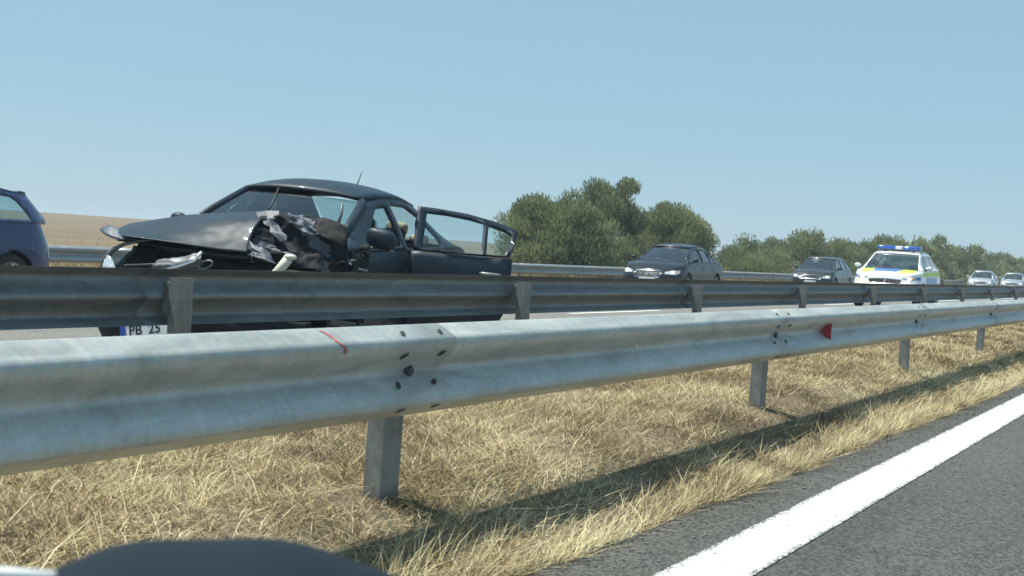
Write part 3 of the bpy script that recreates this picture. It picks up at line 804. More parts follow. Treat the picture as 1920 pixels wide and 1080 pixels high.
    for sd in (1, -1):
        cut = [w for nm, w in win]
        if 'rear_door_left' in skip and sd == 1: cut = [win[0][1], sp['opening']]
        c.gpanel('pillar_frame', out, cut, sides=(sd,), thick=.03)
        for nm, w in win:
            if 'rear_door_left' in skip and sd == 1 and nm != 'front_window': continue
            if 'front_glass_left' in skip and sd == 1 and nm == 'front_window': continue
            c.gpanel(nm, w, m=M[glassm], off=-.008, sides=(sd,), step=.15)
    c.roof()
    c.screen('windscreen', (c.A[0], c.A[1], c.A[2]+.0), c.T, sp['bb'], sp['bt'], M[sp.get('ws', glassm)], .015)
    for sd in (1, -1):
        b = MB()
        pr_ = .036 if sp.get('mdark') else .026
        b.tube([(c.A[0]+.02, c.A[1]*sd, c.A[2]-.01), (c.A[0]*.5+c.T[0]*.5+.005, (c.A[1]+c.T[1])/2*sd, (c.A[2]+c.T[2])/2+.006), (c.T[0]-.01, c.T[1]*sd, c.T[2])], pr_, 8)
        b.build('windscreen_pillar', paint, root, True)
    c.screen('rear_window', (c.D[0], c.D[1]*.98, c.D[2]), c.Cc, .10, sp.get('rb', .05), M[glassm], .02, sgn=-1)
    # cowl
    bz = MB(); 
    for j in range(10):
        u = -1+2*j/9; u2 = -1+2*(j+1)/9
        if j < 9:
            p = lambda u, dx: (c.A[0]+sp['bb']*(1-u*u)+dx, c.A[1]*u, c.A[2]-.02)
            a, d = p(u, -.03), p(u2, -.03); e, f = p(u2, .12), p(u, .12)
            bz.add([a, d, e, f], [(0, 1, 2, 3)])
    bz.build('cowl', M['black'], root)
    # wipers
    if 'wipers' not in skip:
        for y0, y1 in ((.45, -.1), (-.05, -.6)):
            def wp(y, t):
                u = y/c.A[1]; return (c.A[0]+(c.T[0]-c.A[0])*t+(sp['bb']*(1-u*u))*(1-t)+.03, y, c.A[2]+(c.T[2]-c.A[2])*t+.03)
            MB().tube([wp(y0, -.02), wp((y0+y1)/2, .06), wp(y1, .10)], .009, 5).build('wiper', M['black'], root)
    # floor, inner sides, dashboard, seats
    inner = MB()
    inner.box(((c.A[0]+c.D[0])/2, 0, zb+.08), (c.A[0]-c.D[0]+.6, W-.22, .06))
    inner.box((c.A[0]+.1, 0, .58), (.08, W-.3, .66)); 
    inner.box((xf+.1, 0, zb+.1), (1.0 if 'front' in skip else L/2-xf+.25, W-.62, .14))
    inner.box((xr-.1, 0, .42), (.9, W-.62, .4))
    inner.build('underbody', M['black'], root)
    MB().box((c.A[0]-.02+.04, 0, c.A[2]-.09), (.42, W-.34, .16)).build('dashboard', M['dark'], root, bevel=.04)
    sb = MB(); 
    for (sx_, hs) in ((sp['seatx'], 1), (sp['seatx']-.85, .93)):
        for y in (.37, -.37):
            mm = M['seat']
            q = MB().box((sx_+.22, y, .55), (.5, .5, .16)); q.box((sx_-.06, y, .80), (.14, .48, .55*hs), Matrix.Rotation(R(-14), 3, 'Y')); q.build('seat', mm, root, bevel=.05, smooth=True)
            q = MB().box((sx_-.16, y, 1.13*hs+.03), (.10, .26, .17), Matrix.Rotation(R(-10), 3, 'Y')).build('headrest', M[sp.get('hr', 'seat')], root, bevel=.04, smooth=True)
    st = MB(); 
    ring = [(sp['A'][0]-.42+.06*math.sin(2*math.pi*k/16)*-1, .37+.19*math.cos(2*math.pi*k/16), .90+.17*math.sin(2*math.pi*k/16)) for k in range(17)]
    st.tube(ring, .014, 6, False).build('steering_wheel', M['black'], root, True)
    MB().box((c.T[0]+.06, 0, c.T[2]-.09), (.03, .22, .06)).build('rear_view_mirror', M['black'], root, bevel=.01)
    # mirrors
    for sd in (1, -1):
        x0 = c.A[0]-sp.get('mx', .28); y0 = c.G(np.array([[x0, c.belt(x0)+.03]]))[0][1]; zz = c.belt(x0)+sp.get('mz', .10)
        mm = MB(); k_ = sp.get('msz', .72)*(.52 if (sd < 0 and sp.get('mdark')) else 1); yo = .12*max(k_, 1)+.02 if not (sd < 0 and sp.get('mdark')) else .07; mm.ellipsoid((x0+.02, sd*(y0+yo), zz), (.075*k_, .125*k_, .085*k_), nu=16, nv=10)
        if sp.get('mdark') and sd > 0:
            mm = MB().ellipsoid((0, 0, 0), (1, 1, 1), nu=24, nv=14)
            pw = lambda a, p: math.copysign(abs(a)**p, a)
            mm.V = [(x0+.02+.07*pw(v[0], .8), y0+yo+.02+.135*pw(v[1], .72), zz+.035+.088*pw(v[2], .72)-.02*v[1]) for v in mm.V]
        o = mm.build('mirror', paint, root, True)
        MB().tube([(x0+.02, sd*(y0+.0), zz-.06), (x0+.02, sd*(y0+.09), zz-.05)], .022, 6).build('mirror_arm', M['black'], o)
        MB().box((x0+.02-.073*k_, sd*(y0+yo), zz), (.006, .17*k_, .10*k_)).build('mirror_glass', M['chrome'], o)
    if wheels:
        for x, y, sd in ((xf, 1, 1), (xf, -1, -1), (xr, 1, 1), (xr, -1, -1)):
            if ('wheel_fl' in skip) and x == xf and sd == 1: continue
            wheel(root, x, y*(W/2-.135), rw, .215, sd)
    if rails:
        for sd in (1, -1):
            pts = []
            for x in np.linspace(c.T[0]-.15, c.Cc[0]+.1, 9):
                y, z = c.roof_edge(x); pts.append((x, sd*(y-.04), z+.055))
            pts[0] = (pts[0][0]+.08, pts[0][1], pts[0][2]-.05); pts[-1] = (pts[-1][0]-.08, pts[-1][1], pts[-1][2]-.05)
            MB().tube(pts, .015, 6).build('roof_rail', M['rim'], root, True)
    return c

def grille_bars(mbar, mframe, n=5, frame=True, diag=False, vertical=False):
    def f(c, gr):
        zs = [p[1] for p in gr]; ymax = max(p[0] for p in c.sp['grille']); z0, z1 = min(zs), max(zs); b = MB()
        pt = lambda y, z, o=-.015: c.M(np.array([[c.sy(abs(y)), z]]), o, 1 if y >= 0 else -1)[0]
        if vertical:
            for y in np.linspace(-ymax*.94, ymax*.94, n): b.tube([pt(y, z0+.015), pt(y, z1-.015)], .006, 5)
        else:
            for z in np.linspace(z0+.02, z1-.02, n):
                ys = np.linspace(-ymax*.95, ymax*.95, 9); b.tube([pt(y, z) for y in ys], .007, 5)
        o = b.build('grille', mbar, c.root)
        if frame:
            q = []
            G2 = c.sp['grille']; half = [p for p in G2 if p[0] > 0]
            loop = [pt(y, z, .004) for y, z in half]+[pt(-y, z, .004) for y, z in half[::-1]]
            loop.append(loop[0]); MB().tube(loop, .011, 6, False).build('grille_frame', mframe, o, True)
        if diag:
            MB().tube([pt(-ymax*.9, z1-.015, .0), pt(ymax*.9, z0+.015, .0)], .010, 5).build('grille_diagonal', mframe, o)
            q = pt(0, (z0+z1)/2, .012); MB().lathe([(0, .055), (.01, .055), (.012, .04), (.006, .036), (.006, 0)], 18, 'x', q).build('emblem', M['chrome'], o)
    return f

# side-view numbers of a saloon: x forward from the middle, z up
SALOON = dict(L=4.80, W=1.86, zb=.20, xf=1.42, xr=-1.34, rw=.325, xd1=.92, xd2=-.10, xd3=-1.10, hz=.80,
    top=[(2.4, .70), (2.25, .74), (1.9, .84), (1.3, .945), (.9, .955), (0, .985), (-1.0, 1.015), (-1.6, 1.03), (-2.1, 1.02), (-2.4, 1.0)],
    A=(1.22, .74, .965), T=(.38, .57, 1.385), C=(-1.0, .55, 1.39), D=(-1.78, .70, 1.04),
    roof=[(.38, 1.385), (.1, 1.428), (-.25, 1.445), (-.6, 1.438), (-1.0, 1.39)], bb=.20, bt=.09, hcrown=.055, seatx=.0, plate_z=.45,
    lamp=[('y', .50, .62), ('y', .80, .60), ('x', 1.98, .66), ('x', 1.90, .755), ('y', .76, .73), ('y', .54, .69)],
    grille=[(0, .56), (.40, .565), (.43, .60), (.46, .68), (0, .70)], intake=[(0, .26), (.55, .27), (.60, .40), (0, .42)], fog=[(.66, .29), (.80, .30), (.80, .39), (.66, .38)],
    tail=[('y', .60, .80), ('x', -2.1, .78), ('x', -2.0, .93), ('y', .58, .93)],
    windows=[('front_window', [(.98, .985), (-.06, 1.02), (-.06, 1.365), (.30, 1.345), (.36, 1.325)]),
             ('rear_window_side', [(-.14, 1.02), (-.86, 1.045), (-.86, 1.335), (-.5, 1.372), (-.14, 1.378)]),
             ('quarter_window', [(-.91, 1.05), (-1.36, 1.065), (-1.34, 1.13), (-1.1, 1.27), (-.91, 1.325)])])

# ================================================================== wrecked saloon
paint_wreck = mat('dark_blue_grey_paint', (.010, .022, .036), .5, .08, var=.2, vscale=3, coat=.12, spec=.28)
W0 = Vector((-7.58, 9.76, .02))
wreck = empty('wrecked_car', W0, (R(-3.3), 0, R(-76.5)))
wreck['label'] = 'crashed dark saloon with crumpled bonnet and its rear door hanging open'; wreck['category'] = 'car'
WSP = dict(SALOON); WSP.update(rcrown=.085, crease=.90, xd3=-1.05, windows=[('front_window', [(.80, .985), (-.02, 1.02), (-.02, 1.36), (.18, 1.345), (.27, 1.31)])]+SALOON['windows'][1:], msz=1.22, ws='clear', hr='seat', mdark=True, opening=[(-.12, 1.0), (-1.16, 1.03), (-1.18, 1.12), (-.95, 1.30), (-.6, 1.385), (-.12, 1.39)])
wc = build_car(wreck, WSP, paint_wreck, skip=('front', 'hood', 'fender_left', 'rear_door_left', 'wipers', 'wheel_fl'), glassm='clear')
def crumple(name, rows, m, parent, amp=.0, freq=6, nu=10, thick=.004, m2=None, mask=None, seed=0., ridged=False):
    C_ = np.array(rows, float)
    def cr(A, n):   # Catmull-Rom along axis 0
        P_ = np.concatenate([2*A[:1]-A[1:2], A, 2*A[-1:]-A[-2:-1]]); out = []
        for i in range(len(A)-1):
            p0, p1, p2, p3 = P_[i:i+4]
            for k in range(n):
                t = k/n; out.append(.5*((2*p1)+(-p0+p2)*t+(2*p0-5*p1+4*p2-p3)*t*t+(-p0+3*p1-3*p2+p3)*t**3))
        out.append(A[-1]); return np.array(out)
    Gd = cr(C_, nu); Gd = cr(Gd.transpose(1, 0, 2), nu).transpose(1, 0, 2)
    nr, nc = Gd.shape[:2]
    if amp:
        for i in range(nr):
            for j in range(nc):
                p = Vector(Gd[i, j])*freq+Vector((seed, 0, 0))
                a = abs(noise.noise(p))*1.5+abs(noise.noise(p*2.3+Vector((4, 1, 2))))*.8+.35*noise.noise(p*5.1)
                if ridged: a = 1.1-1.6*abs(noise.noise(p))**.7-.7*abs(noise.noise(p*2.1+Vector((4, 1, 2))))**.8+.12*noise.noise(p*7)
                b = noise.noise(p*1.1+Vector((9, 9, 9)))
                am = amp(i/nr, j/nc) if callable(amp) else amp
                Gd[i, j] += np.array([am*(a-.5), am*b*.9, am*(a-.4)*.9])
    F = [(i*nc+j, i*nc+j+1, (i+1)*nc+j+1, (i+1)*nc+j) for i in range(nr-1) for j in range(nc-1)]
    o = mesh_obj(name, Gd.reshape(-1, 3), F, m, parent)
    if m2:
        o.data.materials.append(m2)
        for k, p in enumerate(o.data.polygons):
            if mask(((k//(nc-1))+.5)/(nr-1), ((k % (nc-1))+.5)/(nc-1)): p.material_index = 1
    md = o.modifiers.new('solid', 'SOLIDIFY'); md.thickness = thick; md.offset = 0
    return o, Gd
M['torn'] = mat('torn_black_lining', (.008, .012, .018), .75, var=.5, vscale=14, bump=.25, bscale=25, spec=.25)
M['lining_brown'] = mat('brown_felt', (.016, .017, .018), .9, var=.3, vscale=20)
M['scraped'] = mat('scraped_paint', (.055, .072, .10), .55, .1, var=.35, vscale=16)
M['white_plastic'] = mat('white_plastic', (.55, .53, .45), .5, var=.15, vscale=12)
M['alu'] = mat('bent_aluminium', (.12, .13, .14), .5, .5, var=.25, vscale=20)
# buckled bonnet, thrown up and folded
hood_rows = [[(1.36, -.98, 1.00), (1.34, -.66, 1.085), (1.33, -.30, 1.15), (1.32, .00, 1.195), (1.33, .24, 1.225)],
             [(1.50, -1.02, .975), (1.48, -.66, 1.06), (1.46, -.30, 1.12), (1.45, .00, 1.165), (1.46, .22, 1.185)],
             [(1.72, -1.00, .93), (1.68, -.62, .995), (1.66, -.28, 1.06), (1.64, -.00, 1.11), (1.63, .22, 1.13)],
             [(1.93, -.93, .90), (1.90, -.58, .925), (1.86, -.26, .965), (1.80, -.00, 1.005), (1.76, .23, 1.02)],
             [(2.08, -.84, .895), (2.06, -.56, .885), (2.00, -.24, .875), (1.93, .02, .865), (1.88, .27, .87)]]
hood, _ = crumple('bonnet', hood_rows, paint_wreck, wreck, amp=lambda a, b: .006+.012*max(0, b-.7), freq=2.6, nu=9, thick=.006)
hood['label'] = 'buckled bonnet thrown up at the back'
# torn corner of the bonnet
tip, _ = crumple('bonnet_corner', [[(1.9, -1.00, .945), (1.98, -.93, .955), (2.03, -.80, .93)], [(2.0, -1.0, .905), (2.08, -.90, .895), (2.10, -.74, .885)], [(2.07, -.90, .885), (2.11, -.78, .852), (2.12, -.70, .865)]], M['scraped'], hood, amp=.012, freq=9, nu=5)
for i in range(1):
    under = [[(r_[0]-.03, r_[1]*.96, r_[2]-.05) for r_ in row] for row in hood_rows[1:]]
    crumple('bonnet_underside', under, M['black'], hood, amp=.012, nu=5)
pol = [(.00, .30), (.12, .45), (.30, .52), (.42, .58), (.52, .62)]
def flake_mask(u, v):
    d = min(math.hypot(u-a, v-b) for a, b in pol+[(.06, .37), (.36, .55), (.20, .42), (.47, .60)])
    n1 = noise.noise(Vector((u*9, v*9, 1)))+.5*noise.noise(Vector((u*22, v*22, 5)))
    if d < .085+.10*n1: return True
    if u < .22 and .62 < v < .95 and n1 > .28: return True
    if .66 < u < .80 and v < .38 and noise.noise(Vector((u*20, v*5, 7))) > .05: return True
    return False
torn_rows = [[(1.40, .17, 1.20), (1.42, .36, 1.235), (1.40, .56, 1.235), (1.36, .76, 1.19), (1.33, .87, 1.07)],
             [(1.52, .19, 1.15), (1.55, .38, 1.15), (1.52, .60, 1.13), (1.47, .80, 1.08), (1.40, .91, .98)],
             [(1.66, .21, 1.05), (1.62, .40, 1.03), (1.58, .62, 1.01), (1.52, .84, .97), (1.45, .94, .89)],
             [(1.76, .24, .94), (1.68, .44, .92), (1.62, .66, .90), (1.55, .88, .86), (1.48, .96, .81)],
             [(1.82, .28, .83), (1.70, .46, .79), (1.64, .70, .78), (1.58, .88, .76), (1.50, .97, .72)]]
torn, _ = crumple('torn_bonnet_half', torn_rows, M['torn'], wreck, amp=.05, freq=3.6, nu=16, ridged=True, m2=M['scraped'], mask=flake_mask, seed=3.1)
torn['label'] = 'crushed black half of the bonnet with torn paint flakes'
crumple('torn_flap', [[(1.44, .66, 1.19), (1.40, .76, 1.20), (1.37, .87, 1.16)], [(1.54, .68, 1.13), (1.50, .78, 1.12), (1.44, .90, 1.06)], [(1.58, .76, 1.06), (1.55, .84, 1.03), (1.49, .92, 1.0)]], M['lining_brown'], wreck, amp=.02, freq=8, nu=5)
crumple('torn_flap', [[(1.74, .20, .95), (1.77, .30, .93), (1.77, .38, .90)], [(1.80, .21, .91), (1.83, .32, .88), (1.80, .44, .85)], [(1.85, .23, .84), (1.86, .35, .83), (1.82, .50, .81)]], M['scraped'], wreck, amp=.025, freq=9, nu=5)
def flake(pts3, tri_mat=None):
    n_ = len(pts3); cen = sum((Vector(p) for p in pts3), Vector())/n_+Vector((.015, 0, 0))
    o = mesh_obj('paint_flake', [tuple(cen)]+list(pts3), [(0, i+1, (i+1) % n_+1) for i in range(n_)], tri_mat or M['flake'], wreck, False)
    md = o.modifiers.new('solid', 'SOLIDIFY'); md.thickness = .004
M['flake'] = mat('grey_flake', (.045, .06, .085), .55, var=.25, vscale=30)
flake([(1.50, .11, 1.19), (1.50, .20, 1.215), (1.49, .31, 1.225), (1.55, .34, 1.17), (1.57, .29, 1.14), (1.60, .37, 1.12), (1.60, .33, 1.085), (1.61, .26, 1.10), (1.57, .17, 1.15)])
flake([(1.60, .30, 1.10), (1.62, .38, 1.115), (1.66, .44, 1.06), (1.69, .50, 1.04), (1.71, .51, 1.00), (1.70, .45, .99), (1.69, .40, 1.02), (1.66, .33, 1.05)])
flake([(1.48, .50, 1.20), (1.48, .60, 1.19), (1.53, .64, 1.14), (1.52, .58, 1.145)])
flake([(1.86, .26, .97), (1.90, .33, .93), (1.93, .42, .885), (1.92, .35, .885), (1.91, .29, .90), (1.88, .27, .93)])
flake([(1.92, .29, .865), (1.93, .37, .86), (1.93, .50, .84), (1.92, .38, .835)])
flake([(1.80, .52, .91), (1.82, .58, .885), (1.81, .61, .90), (1.80, .57, .915)], M['alu'])
# beige upholstery seen through the rear opening
MB().box((-1.12, .36, 1.17), (.09, .24, .13)).build('headrest', M['beige'], wreck, True, bevel=.04)
MB().box((-1.16, .60, 1.08), (.10, .20, .10)).build('cushion', M['beige'], wreck, True, bevel=.04)
MB().box((-1.2, 0, 1.0), (.2, 1.15, .12)).build('rear_seat', M['lining_brown'], wreck, bevel=.03)
# dark crushed front structure
crumple('front_panel', [[(1.80, -.80, .80), (1.80, -.4, .78), (1.80, 0, .77), (1.76, .4, .76), (1.70, .85, .78)],
                        [(1.95, -.82, .68), (1.98, -.4, .66), (1.96, 0, .64), (1.92, .4, .62), (1.80, .92, .62)],
                        [(2.10, -.86, .48), (2.16, -.4, .46), (2.14, 0, .44), (2.00, .4, .42), (1.80, .92, .40)]], M['black'], wreck, amp=.03, freq=4, nu=7, seed=8.)
bump_rows = [[(2.02, -.93, .50), (2.26, -.74, .49), (2.37, -.35, .48), (2.36, .1, .46), (2.24, .5, .42), (2.02, .93, .40)],
             [(2.04, -.95, .34), (2.29, -.75, .33), (2.40, -.35, .32), (2.38, .1, .30), (2.26, .5, .27), (2.03, .96, .26)],
             [(2.02, -.93, .20), (2.27, -.73, .18), (2.38, -.35, .17), (2.36, .1, .16), (2.24, .5, .14), (2.02, .95, .14)],
             [(1.98, -.90, .09), (2.22, -.70, .07), (2.32, -.35, .06), (2.31, .1, .06), (2.20, .5, .05), (1.98, .92, .06)]]
bmp, _ = crumple('front_bumper', bump_rows, M['torn'], wreck, amp=.03, freq=3.5, nu=7)
bmp['label'] = 'sagging dark front bumper'
pl = empty('number_plate', (2.425, -.20, .215), (R(12), R(-4), R(3))) if False else MB().box((0, 0, 0), (.006, .52, .112)).build('number_plate', M['plate'], wreck)
pl.location = (2.435, -.19, .225); pl.rotation_euler = (R(13), R(-3), R(2)); pl['label'] = 'crooked number plate'
MB().box((.0045, -.235, 0), (.003, .044, .106)).build('country_band', M['plate_blue'], pl)
text_mesh('PB', .105, M['ink'], pl, (.0045, -.13, 0), (R(90), 0, R(90)), bold=.0015)
text_mesh('25', .105, M['ink'], pl, (.0045, .03, 0), (R(90), 0, R(90)), bold=.0015)
pb = MB()
for (a, b_) in (((-.26, .056), (.26, .056)), ((-.26, -.056), (.26, -.056)), ((-.26, -.056), (-.26, .056)), ((.26, -.056), (.26, .056))): pb.tube([(.003, a[0], a[1]), (.003, b_[0], b_[1])], .0035, 5)
pb.build('plate_frame', M['dark'], pl)
# smashed headlight on the right-hand corner
hs = [(2.10, -.88, .60), (2.10, -.86, .69), (2.08, -.82, .76), (2.05, -.74, .82), (2.02, -.62, .86), (1.99, -.50, .885)]
hl_ = MB().tube(hs, [.022, .026, .022, .016, .012, .006], 8).build('headlight', M['alu'], wreck, True)
crumple('lamp_glass', [[(2.10, -.86, .71), (2.14, -.80, .72), (2.16, -.74, .67)], [(2.12, -.87, .64), (2.18, -.79, .64), (2.18, -.70, .60)], [(2.10, -.86, .57), (2.17, -.78, .56), (2.17, -.68, .54)]], M['lamp'], hl_, amp=.015, freq=14, nu=4)
tb = MB()
tb.tube([(2.14, -.66, .66), (2.14, -.40, .70), (2.12, -.16, .755)], .007, 6); tb.build('trim_strip', M['alu'], wreck, True)
crumple('chrome_trim', [[(2.12, -.36, .745), (2.13, -.18, .785), (2.12, .02, .84)], [(2.16, -.40, .70), (2.18, -.20, .73), (2.16, .02, .79)], [(2.15, -.42, .66), (2.17, -.20, .67), (2.15, .04, .74)]], M['alu'], wreck, amp=.02, freq=9, nu=5)
MB().tube([(2.19, -.30, .665), (2.20, -.16, .705), (2.19, -.02, .77), (2.18, .03, .85)], .013, 7).build('grille_surround', M['chrome'], wreck, True)
MB().tube([(2.16, .06+.06*math.cos(a), .75+.03*math.sin(a)+.02*math.cos(a)) for a in np.linspace(0, 6.28, 14)], .010, 6, False).build('bent_ring', M['alu'], wreck, True)
MB().tube([(2.0, .52, .66), (1.97, .60, .78), (1.95, .655, .87)], [.036, .038, .040], 12).ellipsoid((1.945, .665, .885), (.05, .052, .025)).build('fluid_bottle', M['white_plastic'], wreck, True)
MB().ellipsoid((2.08, .42, .70), (.05, .07, .03)).build('filler_cap', M['white_plastic'], wreck, True)
rs = random.Random(5)
for i in range(26):   # torn shards and scraps around the crushed corner
    c_ = Vector((rs.uniform(1.35, 1.85), rs.uniform(.55, 1.02), rs.uniform(.60, .90)))
    V_ = [c_+Vector((rs.uniform(-.05, .05), rs.uniform(-.09, .09), rs.uniform(-.07, .07))) for _ in range(5)]
    mesh_obj('broken_shard', V_, [(0, 1, 2), (0, 2, 3), (0, 3, 4)], [M['black'], M['torn'], M['scraped'], M['torn'], M['alu'], M['lining_brown'], M['dark']][i % 7], wreck, False)
for i in range(9):    # hoses and cables hanging in the engine bay
    a_ = Vector((rs.uniform(1.75, 2.02), rs.uniform(-.6, .8), rs.uniform(.62, .86))); b_2 = a_+Vector((rs.uniform(-.1, .1), rs.uniform(-.35, .35), rs.uniform(-.2, .05)))
    MB().tube([a_, a_.lerp(b_2, .3)+Vector((.05, 0, -.05)), a_.lerp(b_2, .7)+Vector((.06, .0, -.08)), b_2], rs.uniform(.006, .016), 6).build('hose', [M['black'], M['dark'], M['alu']][i % 3], wreck, True)
for i in range(34):
    c_ = Vector((rs.uniform(1.2, 1.62), rs.uniform(.80, .99), rs.uniform(.58, .90)))
    dd = Vector((rs.uniform(-1, 1), rs.uniform(-1, 1), rs.uniform(-1, 1))).normalized()*rs.uniform(.03, .11)
    mm = [M['black'], M['torn'], M['alu'], M['scraped'], M['dark'], M['torn']][i % 6]
    b = MB().tube([c_-dd, c_+Vector((rs.uniform(-.03, .03), rs.uniform(-.02, .02), rs.uniform(-.03, .03))), c_+dd], [rs.uniform(.004, .014), rs.uniform(.006, .022), .005], 6)
    b.build('broken_piece', mm, wreck)
crumple('fender', [[(1.50, .93, .93), (1.25, .93, .95), (.98, .92, .955)], [(1.48, .97, .80), (1.22, .95, .80), (.96, .94, .78)], [(1.50, .97, .70), (1.20, .93, .62), (.95, .93, .55)], [(1.30, .90, .55), (1.10, .90, .42), (.95, .92, .28)]], M['torn'], wreck, amp=.06, freq=7, nu=7, seed=2.)
# antenna and raised wipers
MB().tube([(-1.14, -.15, 1.44), (-1.145, -.14, 1.52), (-1.17, -.10, 1.70)], [.012, .007, .004], 6).build('antenna', M['black'], wreck, True)
MB().tube([(1.05, -.05, 1.17), (.98, -.02, 1.25), (.90, .00, 1.42)], [.012, .009, .007], 6).build('wiper', M['black'], wreck, True)
MB().tube([(1.03, .62, 1.10), (.98, .64, 1.25), (.96, .63, 1.35)], [.02, .012, .010], 6).build('wiper', M['alu'], wreck, True)
# open rear door
HX, HY = -.105, .915
hp = lambda V: V-np.array([HX, HY, 0])
dr = wc.panel('rear_door', wc.rear_door_outline, sides=(1,), thick=.02, post=hp)[0]
dr.location = (HX, HY, 0); dr.rotation_euler = (0, 0, R(-70)); dr['label'] = 'rear door hanging wide open'
fr_out = [(-.115, 1.0), (-.5, 1.01), (-1.02, 1.03), (-1.095, 1.27), (-1.0, 1.303), (-.85, 1.342), (-.68, 1.370), (-.5, 1.391), (-.3, 1.402), (-.118, 1.405)]
w1 = [(-.20, 1.008), (-.755, 1.024), (-.755, 1.315), (-.62, 1.338), (-.4, 1.356), (-.21, 1.357)]
w2 = [(-.80, 1.028), (-.97, 1.034), (-1.035, 1.235), (-.95, 1.268), (-.80, 1.303)]
wc.gpanel('window_frame', fr_out, [w1, w2], sides=(1,), thick=.028, parent=dr, post=hp)
for w in (w1, w2): wc.gpanel('window', w, m=M['clear'], sides=(1,), parent=dr, post=hp, step=.2)
def on_door(x, z, off=.0):
    q = wc.M(np.array([[wc.sx(x), z]]), off, 1)[0]; return q-np.array([HX, HY, 0])
q = on_door(-.86, .858, .03); 
MB().tube([(q[0]+.10, q[1]-.025, q[2]), (q[0]+.07, q[1], q[2]), (q[0]-.07, q[1], q[2]), (q[0]-.10, q[1]-.025, q[2])], .014, 8).build('door_handle', M['galv_mid'], dr, True)
q = on_door(-.755, .862, .014); MB().ellipsoid(q, (.012, .008, .012)).build('lock', M['chrome'], dr, True)
P_, T_ = triangulate([(wc.sx(-.16), .30), (wc.sx(-.95), .34), (wc.sx(-1.02), .98), (wc.sx(-.16), .95)], step=.15)
mesh_obj('door_lining', hp(wc.M(P_, -.07, 1)), T_, M['seat'], dr)
MB().tube([(.02, -.02, .75), (-.02, .01, .75)], .02, 6).build('hinge', M['dark'], dr)
dr2 = MB()

# ================================================================== other cars
def spec(base=SALOON, **k):
    d = dict(base); d.update(k); return d
def place(root, x, y, yaw, rot=(0, 0)):
    root.location = (x, y, far_z(x)-.004); root.rotation_euler = (rot[0], rot[1], R(yaw))
def car_root(name, label, cat, group):
    e = empty(name); e['label'] = label; e['category'] = cat; e['group'] = group; return e
QG = 'cars queuing in the far lane of the opposite carriageway'
p_vol = mat('black_blue_paint', (.009, .013, .020), .3, .2, coat=.35, spec=.3)
r_ = car_root('saloon_car', 'black saloon with a chrome framed grille and lit headlights in front of the bushes', 'car', QG)
vs = spec(L=4.85, W=1.86, hcrown=.05, grille=[(0, .50), (.34, .50), (.37, .53), (.39, .69), (0, .70)],
          top=[(2.42, .72), (2.25, .76), (1.9, .86), (1.3, .945), (.9, .955), (0, .975), (-1.0, .995), (-1.7, 1.0), (-2.2, .97), (-2.42, .93)])
c = build_car(r_, vs, p_vol, grille=grille_bars(M['dark'], M['chrome'], 9, vertical=True, diag=True), lamp='lamp_on'); place(r_, -14.75, 36.75, -87)
p_est = mat('dark_grey_paint', (.030, .036, .044), .3, .4, coat=.4)
EST = spec(L=4.70, W=1.78, xd3=-1.05, A=(1.22, .72, .965), T=(.42, .58, 1.395), C=(-1.85, .53, 1.37), D=(-2.22, .60, 1.03), deck=True,
    top=[(2.35, .72), (2.2, .76), (1.9, .85), (1.3, .945), (.9, .955), (0, .975), (-1.0, .995), (-2.0, 1.02), (-2.35, 1.02)],
    roof=[(.42, 1.395), (.1, 1.43), (-.5, 1.44), (-1.2, 1.43), (-1.85, 1.37)],
    tail=[('y', .62, .70), ('x', -2.12, .68), ('x', -2.08, .95), ('y', .62, .95)],
    windows=[('front_window', [(.98, .985), (-.06, 1.01), (-.06, 1.375), (.32, 1.355), (.40, 1.335)]), ('rear_window_side', [(-.14, 1.01), (-1.0, 1.035), (-1.0, 1.375), (-.5, 1.385), (-.14, 1.385)]), ('quarter_window', [(-1.06, 1.04), (-1.95, 1.06), (-1.78, 1.32), (-1.06, 1.37)])])
r_ = car_root('estate_car', 'dark grey estate car with silver roof rails and lit headlights left of the police car', 'car', QG)
c = build_car(r_, EST, p_est, grille=grille_bars(M['dark'], M['chrome'], 4), lamp='lamp_on', rails=True); place(r_, -15.4, 55.3, -87)
p_sil = mat('silver_paint', (.50, .52, .54), .3, .55, coat=.8)
HAT = spec(L=4.28, W=1.76, xf=1.32, xr=-1.26, rw=.315, xd1=.84, xd2=-.12, xd3=-1.0, seatx=.05, A=(1.14, .71, .95), T=(.36, .57, 1.355), C=(-1.5, .52, 1.33), D=(-1.95, .62, 1.0),
    top=[(2.14, .71), (2.0, .75), (1.7, .84), (1.2, .93), (.9, .94), (0, .955), (-1.0, .98), (-1.9, 1.0), (-2.14, 1.0)],
    roof=[(.36, 1.355), (.1, 1.385), (-.4, 1.395), (-1.0, 1.385), (-1.5, 1.33)],
    lamp=[('y', .46, .62), ('y', .74, .60), ('x', 1.75, .66), ('x', 1.68, .75), ('y', .72, .73), ('y', .50, .69)],
    tail=[('y', .58, .74), ('x', -1.95, .72), ('x', -1.9, .92), ('y', .58, .93)],
    windows=[('front_window', [(.92, .97), (-.08, .99), (-.08, 1.335), (.26, 1.315), (.34, 1.295)]), ('rear_window_side', [(-.16, .99), (-.95, 1.01), (-.95, 1.325), (-.5, 1.345), (-.16, 1.345)]), ('quarter_window', [(-1.0, 1.02), (-1.55, 1.04), (-1.42, 1.22), (-1.0, 1.31)])])
r_ = car_root('hatchback_car', 'silver hatchback in the distance, just right of the police car', 'car', QG)
c = build_car(r_, HAT, p_sil, grille=grille_bars(M['dark'], M['chrome'], 3), lamp='lamp_on'); place(r_, -15.1, 94.5, -87)
r_ = car_root('hatchback_car', 'silver hatchback farthest down the road at the right edge of the photo', 'car', QG)
